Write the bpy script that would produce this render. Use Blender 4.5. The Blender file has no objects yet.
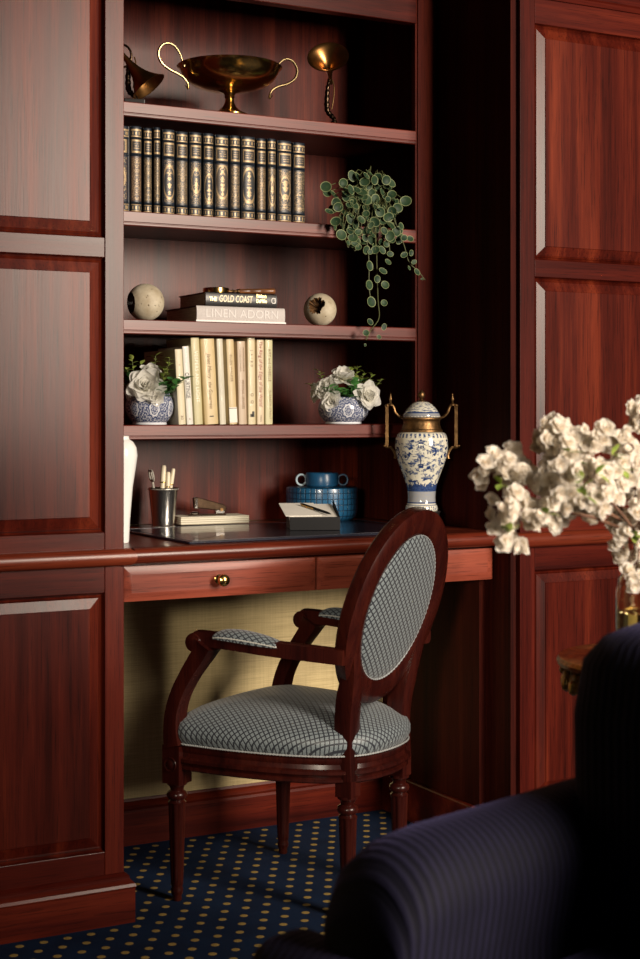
import bpy, math, random
from mathutils import Vector, Matrix
R = math.radians
C = bpy.context.scene.collection
rnd = random.Random(7)
# ---------------------------------------------------------------- camera maths (eye 1.05 m, long lens, turned right)
FPX, CX, HY, H = 1500.0, 320.0, 412.0, 1.05
YAW = R(27.9); SY, CY = math.sin(YAW), math.cos(YAW)
def ray(px):
    t = (px-CX)/FPX
    return SY+CY*t, CY-SY*t
def X_at(px, Y):
    a, b = ray(px); return a/b*Y
def D_at(px, Y): return Y/ray(px)[1]
def pt(px, py, Y):                       # world point on the plane y = Y
    d = D_at(px, Y); return Vector((X_at(px, Y), Y, H-(py-HY)*d/FPX))
def ptd(px, py, d):                      # world point at depth d
    a, b = ray(px); return Vector((a*d, b*d, H-(py-HY)*d/FPX))

# ---------------------------------------------------------------- node helpers
def new_mat(name):
    m = bpy.data.materials.new(name); m.use_nodes = True
    nt = m.node_tree; nt.nodes.clear()
    out = nt.nodes.new('ShaderNodeOutputMaterial')
    b = nt.nodes.new('ShaderNodeBsdfPrincipled')
    nt.links.new(b.outputs[0], out.inputs[0])
    return m, nt, b
def nd(nt, typ, **kw):
    n = nt.nodes.new(typ)
    for k, v in kw.items():
        if k.startswith('i_'):
            key = k[2:]
            key = int(key) if key.isdigit() else key.replace('_', ' ')
            n.inputs[key].default_value = v
        else: setattr(n, k, v)
    return n
def mth(nt, op, a, b=None, c=None):
    n = nt.nodes.new('ShaderNodeMath'); n.operation = op
    for i, v in enumerate((a, b, c)):
        if v is None: continue
        if isinstance(v, (int, float)): n.inputs[i].default_value = v
        else: nt.links.new(v, n.inputs[i])
    return n.outputs[0]
def mixc(nt, fac, a, b):
    n = nt.nodes.new('ShaderNodeMix'); n.data_type = 'RGBA'
    for idx, v in ((0, fac), (6, a), (7, b)):
        if isinstance(v, (int, float)): n.inputs[idx].default_value = v
        elif isinstance(v, tuple): n.inputs[idx].default_value = (*v, 1)
        else: nt.links.new(v, n.inputs[idx])
    return n.outputs[2]
def ramp(nt, fac, stops):
    n = nt.nodes.new('ShaderNodeValToRGB'); e = n.color_ramp.elements
    while len(e) < len(stops): e.new(.5)
    for el, (p, c) in zip(e, stops): el.position = p; el.color = (*c, 1)
    nt.links.new(fac, n.inputs[0]); return n.outputs[0]
def smooth(nt, v, lo, hi):
    n = nt.nodes.new('ShaderNodeMapRange'); n.interpolation_type = 'SMOOTHSTEP'
    n.inputs[1].default_value = lo; n.inputs[2].default_value = hi
    nt.links.new(v, n.inputs[0]); return n.outputs[0]
def coords(nt, kind='Object', scale=(1,1,1), rot=(0,0,0)):
    tc = nt.nodes.new('ShaderNodeTexCoord'); mp = nt.nodes.new('ShaderNodeMapping')
    mp.inputs['Scale'].default_value = scale; mp.inputs['Rotation'].default_value = rot
    nt.links.new(tc.outputs[kind], mp.inputs[0]); return mp.outputs[0]
def noise(nt, vec, scale, detail=4, rough=.55):
    n = nd(nt, 'ShaderNodeTexNoise', i_Scale=scale, i_Detail=detail, i_Roughness=rough)
    nt.links.new(vec, n.inputs['Vector']); return n.outputs['Fac']
def sep(nt, vec):
    n = nt.nodes.new('ShaderNodeSeparateXYZ'); nt.links.new(vec, n.inputs[0]); return n.outputs
def comb(nt, x, y, z=0):
    n = nt.nodes.new('ShaderNodeCombineXYZ')
    for i, v in enumerate((x, y, z)):
        if isinstance(v, (int, float)): n.inputs[i].default_value = v
        else: nt.links.new(v, n.inputs[i])
    return n.outputs[0]
def bump(nt, b, h, strength=.3, dist=.001):
    n = nd(nt, 'ShaderNodeBump', i_Strength=strength, i_Distance=dist)
    nt.links.new(h, n.inputs['Height']); nt.links.new(n.outputs[0], b.inputs['Normal'])
def plain(name, col, rough=.5, metal=0, coat=0, var=0.0, vscale=60, spec=.5, bmp=0):
    m, nt, b = new_mat(name)
    b.inputs['Base Color'].default_value = (*col, 1)
    b.inputs['Roughness'].default_value = rough; b.inputs['Metallic'].default_value = metal
    b.inputs['Coat Weight'].default_value = coat; b.inputs['Specular IOR Level'].default_value = spec
    if var:
        f = noise(nt, coords(nt), vscale)
        nt.links.new(ramp(nt, f, [(.3, tuple(c*(1-var) for c in col)), (.7, tuple(min(1, c*(1+var)) for c in col))]), b.inputs['Base Color'])
        if bmp: bump(nt, b, f, bmp, .002)
    return m
def wood(name, axis, dark, mid, light, rough=.29, seed=0., coat=.0, stripe=1.0, spec=.19):
    m, nt, b = new_mat(name)
    s = {'z': (9, 9, .55), 'x': (.55, 9, 9)}[axis]
    s2 = {'z': (420, 420, 11), 'x': (11, 420, 420)}[axis]
    s3 = {'z': (30*stripe, 30*stripe, .5), 'x': (.5, 30*stripe, 30*stripe)}[axis]
    v = coords(nt, 'Object', s)
    n1 = noise(nt, v, 1.6, 5, .6)
    n3 = noise(nt, coords(nt, 'Object', s3), 1.0, 2, .5)
    n2 = noise(nt, coords(nt, 'Object', s2), 1.0, 3, .6)
    s4 = {'z': (85, 85, 1.6), 'x': (1.6, 85, 85)}[axis]
    n4 = noise(nt, coords(nt, 'Object', s4), 1.0, 6, .7)
    f = mth(nt, 'ADD', mth(nt, 'ADD', mth(nt, 'MULTIPLY', n1, .50), mth(nt, 'MULTIPLY', n3, .22)), mth(nt, 'MULTIPLY', n4, .28))
    col = ramp(nt, f, [(.36, dark), (.5, mid), (.64, light)])
    pore = smooth(nt, n2, .34, .46)
    col = mixc(nt, mth(nt, 'MULTIPLY', mth(nt, 'SUBTRACT', 1, pore), .55), col, tuple(c*.35 for c in dark))
    nt.links.new(col, b.inputs['Base Color'])
    rr = nt.nodes.new('ShaderNodeMapRange'); rr.inputs[3].default_value = rough-.04; rr.inputs[4].default_value = rough+.08
    nt.links.new(n1, rr.inputs[0]); nt.links.new(rr.outputs[0], b.inputs['Roughness'])
    b.inputs['Coat Weight'].default_value = coat; b.inputs['Coat Roughness'].default_value = .3
    b.inputs['Specular IOR Level'].default_value = spec
    bump(nt, b, n2, .12, .0006)
    return m

M = {}
MD, MM, ML = (.022, .0022, .0016), (.064, .0066, .0034), (.130, .0165, .0062)
M['wood_v'] = wood('mahogany upright', 'z', MD, MM, ML)
M['wood_h'] = wood('mahogany lengthwise', 'x', MD, MM, ML)
M['wood_desk'] = wood('mahogany polished', 'x', (.04, .0055, .003), (.11, .016, .007), (.17, .032, .012), rough=.27, coat=.25)
M['wood_panel'] = wood('mahogany ribbon panel', 'z', (.018, .0019, .0014), (.066, .0072, .0034), (.155, .0230, .0080), stripe=.8)
M['wood_chair'] = wood('chair mahogany', 'z', (.010, .0016, .0013), (.026, .0038, .0026), (.046, .0075, .004), rough=.25, coat=.2)
M['wood_drawer_lit'] = wood('lit mahogany drawer fronts', 'x', (.10, .018, .010), (.21, .044, .025), (.29, .068, .037), rough=.33, coat=.1)  # lighter mahogany copy: light on the drawers is put into its colour
M['wood_edge_lit'] = wood('lit mahogany shelf edges', 'x', (.045, .0065, .0045), (.125, .019, .012), (.20, .036, .021), rough=.36, coat=.05, spec=.4)  # shelf mahogany again, lightened so the front sheen sits in the colour
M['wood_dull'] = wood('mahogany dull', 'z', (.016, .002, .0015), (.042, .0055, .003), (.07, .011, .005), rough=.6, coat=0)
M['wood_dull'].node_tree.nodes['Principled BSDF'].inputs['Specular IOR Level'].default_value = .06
M['brass'] = plain('aged brass', (.62, .40, .13), .2, 1, var=.25, vscale=25)
M['brass_dull'] = plain('dull bronze', (.20, .115, .05), .45, 1, var=.45, vscale=90, bmp=.5)
M['copper'] = plain('coppery brass', (.42, .21, .07), .3, 1, var=.3, vscale=40)
M['bronze_dark'] = plain('dark bronze', (.05, .032, .02), .3, 1, var=.4, vscale=80)
M['silver'] = plain('polished silver', (.80, .78, .74), .26, 1)
M['silver_old'] = plain('chased silver', (.62, .59, .52), .42, .55, var=.35, vscale=200)
M['chrome'] = plain('steel', (.55, .53, .5), .2, 1)
M['black'] = plain('black lacquer', (.006, .006, .007), .55, spec=.2)
M['black_base'] = plain('black stone', (.015, .013, .013), .4)
M['paper'] = plain('paper', (.82, .79, .72), .7, var=.04, vscale=20)
M['ivory'] = plain('ivory', (.78, .7, .52), .35)
M['white_porcelain'] = plain('white porcelain', (.86, .87, .85), .18, coat=.5)
M['gold_ink'] = plain('gold lettering', (.75, .58, .28), .35, .8)
M['white_ink'] = plain('white lettering', (.85, .83, .78), .5)
M['black_ink'] = plain('dark lettering', (.04, .035, .03), .6)
M['brown_ink'] = plain('brown lettering', (.2, .11, .05), .6)
M['grey_ink'] = plain('grey lettering', (.88, .88, .88), .5)
M['petal'] = None

def page_mat():
    m, nt, b = new_mat('page edges')
    n = noise(nt, coords(nt, 'Object', (900, 30, 900)), 1, 2)
    nt.links.new(ramp(nt, n, [(.35, (.48, .42, .30)), (.65, (.74, .68, .54))]), b.inputs['Base Color'])
    b.inputs['Roughness'].default_value = .8
    return m
M['pages'] = page_mat()
def pad_mat():
    m, nt, b = new_mat('notepad edges')
    z = sep(nt, coords(nt, 'Object'))[2]
    s = mth(nt, 'SINE', mth(nt, 'MULTIPLY', z, 1250))
    nt.links.new(mixc(nt, smooth(nt, s, .2, .9), (.74, .70, .56), (.42, .37, .25)), b.inputs['Base Color'])
    b.inputs['Roughness'].default_value = .6
    return m
M['pad'] = pad_mat()

def carpet_mat():
    m, nt, b = new_mat('navy carpet with gold flecks')
    v = coords(nt, 'Object', (1/.049, 1/.086, 1))
    x, y, _ = sep(nt, v)
    def dots(ox, oy):
        fx = mth(nt, 'SUBTRACT', mth(nt, 'FRACT', mth(nt, 'ADD', x, ox)), .5)
        fy = mth(nt, 'SUBTRACT', mth(nt, 'FRACT', mth(nt, 'ADD', y, oy)), .5)
        r = mth(nt, 'ADD', mth(nt, 'POWER', mth(nt, 'ABSOLUTE', mth(nt, 'MULTIPLY', fx, 5.4)), 2),
                mth(nt, 'POWER', mth(nt, 'ABSOLUTE', mth(nt, 'MULTIPLY', fy, 9.5)), 2))
        return mth(nt, 'SUBTRACT', 1, smooth(nt, r, .55, 1.15))
    d = mth(nt, 'MAXIMUM', dots(0, 0), dots(.5, .5))
    w = noise(nt, coords(nt), 420, 2)
    blotch = noise(nt, coords(nt), 9, 3)
    base = ramp(nt, mth(nt, 'ADD', mth(nt, 'MULTIPLY', w, .6), mth(nt, 'MULTIPLY', blotch, .4)),
                [(.35, (.0015, .005, .020)), (.65, (.004, .018, .055))])
    gold = ramp(nt, w, [(.3, (.20, .13, .03)), (.7, (.42, .29, .09))])
    nt.links.new(mixc(nt, d, base, gold), b.inputs['Base Color'])
    b.inputs['Roughness'].default_value = .95; b.inputs['Specular IOR Level'].default_value = .15
    bump(nt, b, mth(nt, 'ADD', w, mth(nt, 'MULTIPLY', d, .4)), .6, .003)
    return m
M['carpet'] = carpet_mat()
def wallpaper_mat():
    m, nt, b = new_mat('straw coloured grasscloth')
    n = noise(nt, coords(nt, 'Object', (9, 9, 420)), 1, 3)
    n2 = noise(nt, coords(nt, 'Object', (320, 320, 6)), 1, 2)
    f = mth(nt, 'ADD', mth(nt, 'MULTIPLY', n, .7), mth(nt, 'MULTIPLY', n2, .3))
    nt.links.new(ramp(nt, f, [(.35, (.40, .31, .15)), (.65, (.60, .48, .25))]), b.inputs['Base Color'])
    b.inputs['Roughness'].default_value = .75
    bump(nt, b, f, .35, .0015)
    return m
M['wallpaper'] = wallpaper_mat()
def lattice_mat():
    m, nt, b = new_mat('blue grey lattice brocade')
    x, y, _ = sep(nt, coords(nt, 'UV', (1/.0118, 1/.0118, 1), (0, 0, R(45))))
    fx = mth(nt, 'ABSOLUTE', mth(nt, 'SUBTRACT', mth(nt, 'FRACT', x), .5))
    fy = mth(nt, 'ABSOLUTE', mth(nt, 'SUBTRACT', mth(nt, 'FRACT', y), .5))
    e = mth(nt, 'MAXIMUM', fx, fy)
    line = smooth(nt, e, .31, .40)
    core = mth(nt, 'SUBTRACT', 1, smooth(nt, e, .05, .14))
    w = noise(nt, coords(nt, 'UV', (900, 900, 1)), 1, 2)
    cell = ramp(nt, w, [(.35, (.10, .125, .138)), (.65, (.205, .24, .25))])
    col = mixc(nt, line, cell, (.014, .017, .025))
    col = mixc(nt, mth(nt, 'MULTIPLY', core, .5), col, (.09, .11, .14))
    nt.links.new(col, b.inputs['Base Color'])
    b.inputs['Roughness'].default_value = .45; b.inputs['Sheen Weight'].default_value = .2
    bump(nt, b, mth(nt, 'SUBTRACT', 1, line), .35, .0012)
    return m
M['lattice'] = lattice_mat()
def cord_mat(name, axis):
    m, nt, b = new_mat(name)
    o = sep(nt, coords(nt, 'Object'))
    w = o[{'x': 0, 'y': 1}[axis]]
    wob = mth(nt, 'MULTIPLY', noise(nt, coords(nt), 5, 2), .012)
    s = mth(nt, 'SINE', mth(nt, 'MULTIPLY', mth(nt, 'ADD', w, wob), 2*math.pi/.0118))
    f = smooth(nt, s, -.7, .9)
    n = noise(nt, coords(nt), 14, 3)
    hi = ramp(nt, n, [(.35, (.0075, .0068, .019)), (.7, (.013, .0115, .032))])
    nt.links.new(mixc(nt, f, (.0035, .0032, .009), hi), b.inputs['Base Color'])
    b.inputs['Roughness'].default_value = .75; b.inputs['Specular IOR Level'].default_value = .15
    b.inputs['Sheen Weight'].default_value = .22; b.inputs['Sheen Roughness'].default_value = .4
    b.inputs['Sheen Tint'].default_value = (.22, .2, .5, 1)
    bump(nt, b, f, .5, .002)
    return m
M['cord_x'] = cord_mat('navy corduroy ribs', 'x'); M['cord_y'] = cord_mat('navy corduroy back ribs', 'y')
def gilt_mat(name, base, ornament, seed, med=1.0, osc=1.0, vc=.40):
    m, nt, b = new_mat(name)
    u, v, _ = sep(nt, coords(nt, 'UV'))
    mu = mth(nt, 'ABSOLUTE', mth(nt, 'SUBTRACT', u, .5))
    def band(lo, hi, e=.004):
        return mth(nt, 'MULTIPLY', smooth(nt, v, lo-e, lo+e), mth(nt, 'SUBTRACT', 1, smooth(nt, v, hi-e, hi+e)))
    inner = mth(nt, 'SUBTRACT', 1, smooth(nt, mu, .33, .37))
    vec = comb(nt, mth(nt, 'MULTIPLY', mu, 6.5), mth(nt, 'MULTIPLY', v, 30), seed)
    nz = noise(nt, vec, 1.0, 2.5, .6)
    fil = mth(nt, 'ABSOLUTE', mth(nt, 'SUBTRACT', mth(nt, 'FRACT', mth(nt, 'MULTIPLY', nz, 5.5)), .5))
    fil = smooth(nt, fil, .31, .41)
    # central medallion: an open oval kept nearly free of filigree
    ov = mth(nt, 'ADD', mth(nt, 'POWER', mth(nt, 'MULTIPLY', mu, 3.3*osc), 2), mth(nt, 'POWER', mth(nt, 'MULTIPLY', mth(nt, 'SUBTRACT', v, vc), 6.2*osc), 2))
    ov = mth(nt, 'ADD', ov, 3*(1-med))
    open_ = smooth(nt, ov, .75, 1.0)
    ring = mth(nt, 'MULTIPLY', smooth(nt, ov, .8, .9), mth(nt, 'SUBTRACT', 1, smooth(nt, ov, 1.1, 1.25)))
    fig = mth(nt, 'SUBTRACT', 1, smooth(nt, mth(nt, 'ADD', mth(nt, 'MULTIPLY', mu, 6), mth(nt, 'MULTIPLY', mth(nt, 'SUBTRACT', nz, .5), 4.5)), .20, .40))
    orn = mth(nt, 'MAXIMUM', mth(nt, 'MULTIPLY', fil, mth(nt, 'ADD', mth(nt, 'MULTIPLY', open_, .85), .15)), ring)
    orn = mth(nt, 'MAXIMUM', orn, mth(nt, 'MULTIPLY', fig, mth(nt, 'SUBTRACT', 1, open_)))
    g = mth(nt, 'MULTIPLY', mth(nt, 'MULTIPLY', orn, band(.145, .635)), inner)
    # title box: gold border with ruled lines inside
    box = band(.69, .845)
    edge = mth(nt, 'MAXIMUM', smooth(nt, mu, .28, .31), mth(nt, 'SUBTRACT', 1, band(.712, .823)))
    edge = mth(nt, 'MULTIPLY', mth(nt, 'MULTIPLY', edge, box), inner)
    rul = smooth(nt, mth(nt, 'SINE', mth(nt, 'MULTIPLY', v, 2*math.pi*38)), .1, .6)
    rul = mth(nt, 'MULTIPLY', mth(nt, 'MULTIPLY', rul, band(.735, .80)), mth(nt, 'SUBTRACT', 1, smooth(nt, mu, .17, .22)))
    rul = mth(nt, 'MULTIPLY', rul, smooth(nt, noise(nt, comb(nt, mth(nt, 'MULTIPLY', u, 14), mth(nt, 'MULTIPLY', v, 40), seed), 1, 1), .4, .55))
    g = mth(nt, 'MAXIMUM', g, mth(nt, 'MAXIMUM', edge, mth(nt, 'MULTIPLY', rul, .8)))
    # head and tail bands
    dash = smooth(nt, mth(nt, 'SINE', mth(nt, 'MULTIPLY', u, 2*math.pi*5)), -.2, .5)
    tb = mth(nt, 'MAXIMUM', mth(nt, 'MULTIPLY', band(.90, .935), dash), mth(nt, 'MAXIMUM', band(.945, .965), band(.875, .89)))
    bb = mth(nt, 'MAXIMUM', mth(nt, 'MULTIPLY', band(.035, .075), dash), mth(nt, 'MAXIMUM', band(.012, .024), band(.085, .095)))
    g = mth(nt, 'MAXIMUM', g, mth(nt, 'MULTIPLY', mth(nt, 'MAXIMUM', tb, bb), mth(nt, 'SUBTRACT', 1, smooth(nt, mu, .44, .47))))
    wear = noise(nt, coords(nt, 'UV', (30, 120, 1)), 1, 3)
    g = mth(nt, 'MULTIPLY', g, smooth(nt, wear, .2, .5))
    bg = mixc(nt, band(.13, .65), base, ornament)
    bg = mixc(nt, mth(nt, 'MULTIPLY', box, .9), bg, (.03, .026, .024))
    gold = ramp(nt, wear, [(.3, (.27, .18, .085)), (.7, (.52, .38, .21))])
    nt.links.new(mixc(nt, g, bg, gold), b.inputs['Base Color'])
    nt.links.new(mth(nt, 'MULTIPLY', g, .3), b.inputs['Metallic'])
    b.inputs['Roughness'].default_value = .42
    return m
M['leather'] = plain('navy leather', (.006, .012, .022), .42, var=.3, vscale=150)
M['blotter'] = plain('black leather', (.014, .015, .026), .22, var=.25, vscale=260, coat=.3)
def pot_mat():
    m, nt, b = new_mat('blue medallion porcelain')
    u, v, _ = sep(nt, coords(nt, 'UV'))
    x = mth(nt, 'SUBTRACT', mth(nt, 'FRACT', mth(nt, 'MULTIPLY', u, 7)), .5)
    y = mth(nt, 'MULTIPLY', mth(nt, 'SUBTRACT', v, .50), .95)
    r = mth(nt, 'SQRT', mth(nt, 'ADD', mth(nt, 'POWER', x, 2), mth(nt, 'POWER', y, 2)))
    ang = nd(nt, 'ShaderNodeMath', operation='ARCTAN2'); nt.links.new(y, ang.inputs[0]); nt.links.new(x, ang.inputs[1])
    pet = mth(nt, 'MULTIPLY', mth(nt, 'SINE', mth(nt, 'MULTIPLY', ang.outputs[0], 8)), .025)
    ring = smooth(nt, mth(nt, 'SINE', mth(nt, 'MULTIPLY', mth(nt, 'ADD', r, pet), 62)), -.1, .5)
    inside = mth(nt, 'SUBTRACT', 1, smooth(nt, r, .30, .33))
    rim = mth(nt, 'MULTIPLY', smooth(nt, r, .17, .19), mth(nt, 'SUBTRACT', 1, smooth(nt, r, .215, .235)))
    sp = smooth(nt, noise(nt, comb(nt, mth(nt, 'MULTIPLY', u, 110), mth(nt, 'MULTIPLY', v, 18)), 1, 2), .45, .6)
    wh = mth(nt, 'MAXIMUM', mth(nt, 'MULTIPLY', mth(nt, 'MAXIMUM', mth(nt, 'MULTIPLY', ring, .7), rim), inside),
             mth(nt, 'MULTIPLY', mth(nt, 'SUBTRACT', 1, inside), mth(nt, 'MULTIPLY', sp, .75)))
    foot = mth(nt, 'SUBTRACT', 1, smooth(nt, v, .06, .09))
    wh = mth(nt, 'MAXIMUM', wh, foot)
    nt.links.new(mixc(nt, wh, (.045, .065, .16), (.72, .74, .78)), b.inputs['Base Color'])
    b.inputs['Roughness'].default_value = .2; b.inputs['Coat Weight'].default_value = .4
    return m
M['pot'] = pot_mat()
def willow_mat():
    m, nt, b = new_mat('blue and white landscape porcelain')
    u, v, _ = sep(nt, coords(nt, 'UV'))
    vec = comb(nt, mth(nt, 'MULTIPLY', u, 21), mth(nt, 'MULTIPLY', v, 15))
    n1 = noise(nt, vec, 1.0, 5, .65); n2 = noise(nt, comb(nt, mth(nt, 'MULTIPLY', u, 60), mth(nt, 'MULTIPLY', v, 45)), 1, 3)
    def band(lo, hi, e=.006):
        return mth(nt, 'MULTIPLY', smooth(nt, v, lo-e, lo+e), mth(nt, 'SUBTRACT', 1, smooth(nt, v, hi-e, hi+e)))
    veg = mth(nt, 'MULTIPLY', smooth(nt, n1, .505, .53), mth(nt, 'ADD', .35, mth(nt, 'MULTIPLY', smooth(nt, n2, .35, .6), .65)))
    veg = mth(nt, 'MULTIPLY', veg, band(.27, .90))
    low = mth(nt, 'MULTIPLY', band(.25, .43), smooth(nt, mth(nt, 'ADD', n1, mth(nt, 'MULTIPLY', mth(nt, 'SUBTRACT', .40, v), 1.6)), .52, .56))
    wash = mth(nt, 'MULTIPLY', band(.115, .27), mth(nt, 'ADD', .45, mth(nt, 'MULTIPLY', n2, .3)))
    stripes = mth(nt, 'MAXIMUM', band(.10, .12), band(.075, .085))
    key = smooth(nt, mth(nt, 'SINE', mth(nt, 'MULTIPLY', u, 2*math.pi*34)), -.1, .2)
    zig = mth(nt, 'MULTIPLY', mth(nt, 'MAXIMUM', band(.93, .985), band(.01, .065)), mth(nt, 'MULTIPLY', key, smooth(nt, n2, .38, .5)))
    f = mth(nt, 'MAXIMUM', mth(nt, 'MAXIMUM', veg, low), mth(nt, 'MAXIMUM', mth(nt, 'MAXIMUM', wash, stripes), zig))
    blue = ramp(nt, n2, [(.35, (.010, .022, .085)), (.65, (.05, .095, .24))])
    nt.links.new(mixc(nt, f, (.66, .64, .53), blue), b.inputs['Base Color'])
    b.inputs['Roughness'].default_value = .12; b.inputs['Coat Weight'].default_value = .6
    return m
M['willow'] = willow_mat()
M['cobalt'] = plain('cobalt paint', (.018, .04, .13), .15, coat=.5, var=.4, vscale=300)
def woven_mat():
    m, nt, b = new_mat('blue woven leather')
    u, v, _ = sep(nt, coords(nt, 'UV'))
    a = mth(nt, 'ABSOLUTE', mth(nt, 'SUBTRACT', mth(nt, 'FRACT', mth(nt, 'MULTIPLY', u, 40)), .5))
    c = mth(nt, 'ABSOLUTE', mth(nt, 'SUBTRACT', mth(nt, 'FRACT', mth(nt, 'MULTIPLY', v, 6)), .5))
    e = mth(nt, 'MAXIMUM', smooth(nt, a, .36, .45), smooth(nt, c, .40, .47))
    n = noise(nt, coords(nt), 30, 3)
    nt.links.new(mixc(nt, mth(nt, 'MULTIPLY', e, .95), ramp(nt, n, [(.3, (.010, .070, .155)), (.7, (.016, .105, .22))]), (.003, .018, .045)), b.inputs['Base Color'])
    b.inputs['Roughness'].default_value = .28; b.inputs['Coat Weight'].default_value = .2
    bump(nt, b, mth(nt, 'SUBTRACT', 1, e), .5, .002)
    return m
M['woven'] = woven_mat()
M['blue'] = plain('blue leather', (.011, .070, .16), .3, var=.15, vscale=30)
M['blue_pale'] = plain('pale blue ring', (.35, .45, .52), .3)
def stone_mat():
    m, nt, b = new_mat('pitted pale stone')
    n = noise(nt, coords(nt), 26, 5); p = noise(nt, coords(nt), 130, 2)
    pit = mth(nt, 'SUBTRACT', 1, smooth(nt, p, .27, .34))
    col = ramp(nt, n, [(.3, (.34, .27, .17)), (.7, (.62, .56, .43))])
    nt.links.new(mixc(nt, pit, col, (.10, .065, .03)), b.inputs['Base Color'])
    b.inputs['Roughness'].default_value = .6
    bump(nt, b, mth(nt, 'SUBTRACT', n, pit), .5, .003)
    return m
M['stone'] = stone_mat()
M['geode'] = plain('brown crystal hollow', (.12, .06, .025), .35, var=.7, vscale=160, bmp=1)
M['hollow_dark'] = plain('dark polished hollow', (.045, .028, .02), .25, var=.6, vscale=60)
def leaf_mat(name, edge, c1, c2):
    m, nt, b = new_mat(name)
    u, v, _ = sep(nt, coords(nt, 'UV'))           # u = distance from the midrib 0..1
    n = noise(nt, coords(nt), 40, 2)
    body = ramp(nt, n, [(.35, c1), (.65, c2)])
    nt.links.new(mixc(nt, smooth(nt, u, .84, .97), body, edge), b.inputs['Base Color'])
    b.inputs['Roughness'].default_value = .55; b.inputs['Specular IOR Level'].default_value = .25
    return m
M['coin_leaf'] = leaf_mat('variegated round leaves', (.26, .30, .14), (.010, .030, .015), (.034, .068, .030))
M['green_leaf'] = leaf_mat('mid green leaves', (.14, .30, .07), (.035, .15, .035), (.09, .28, .065))
M['lime_leaf'] = leaf_mat('yellow green sprigs', (.42, .46, .12), (.20, .30, .05), (.36, .44, .10))
M['stem'] = plain('green stem', (.09, .10, .035), .6)
M['twig'] = plain('brown twig', (.12, .055, .03), .7, var=.3)
def petal_mat(name, centre, outer):
    m, nt, b = new_mat(name)
    u, v, _ = sep(nt, coords(nt, 'UV'))
    n = noise(nt, coords(nt), 70, 3)
    tip = ramp(nt, n, [(.3, tuple(c*.93 for c in outer)), (.7, outer)])
    nt.links.new(mixc(nt, smooth(nt, v, .05, .5), centre, tip), b.inputs['Base Color'])
    b.inputs['Roughness'].default_value = .6
    tr = nt.nodes.new('ShaderNodeBsdfTranslucent'); tr.inputs[0].default_value = (*outer, 1)
    mx = nt.nodes.new('ShaderNodeMixShader'); mx.inputs[0].default_value = .5
    out = [n_ for n_ in nt.nodes if n_.type == 'OUTPUT_MATERIAL'][0]
    nt.links.new(b.outputs[0], mx.inputs[1]); nt.links.new(tr.outputs[0], mx.inputs[2]); nt.links.new(mx.outputs[0], out.inputs[0])
    return m
M['peony'] = petal_mat('white silk petals', (.70, .66, .46), (.90, .89, .84))
M['blossom'] = petal_mat('cream blossom petals', (.74, .55, .25), (.90, .85, .77))
M['gilt'] = plain('gilt carving', (.55, .36, .12), .32, 1, var=.5, vscale=70, bmp=.8)
def glass_mat():
    m, nt, b = new_mat('smoky olive glass')
    b.inputs['Base Color'].default_value = (.90, .87, .68, 1); b.inputs['Roughness'].default_value = .04
    b.inputs['Transmission Weight'].default_value = 1; b.inputs['IOR'].default_value = 1.46
    return m
M['glass'] = glass_mat()
M['lens'] = glass_mat(); M['lens'].name = 'clear lens'
M['lens'].node_tree.nodes['Principled BSDF'].inputs['Base Color'].default_value = (.95, .97, .95, 1)
def bamboo_mat():
    m, nt, b = new_mat('bamboo handle')
    n = noise(nt, coords(nt, 'Object', (12, 140, 140)), 1, 3)
    nt.links.new(ramp(nt, n, [(.3, (.05, .018, .008)), (.7, (.24, .09, .03))]), b.inputs['Base Color'])
    b.inputs['Roughness'].default_value = .28; return m
M['bamboo'] = bamboo_mat()

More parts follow.
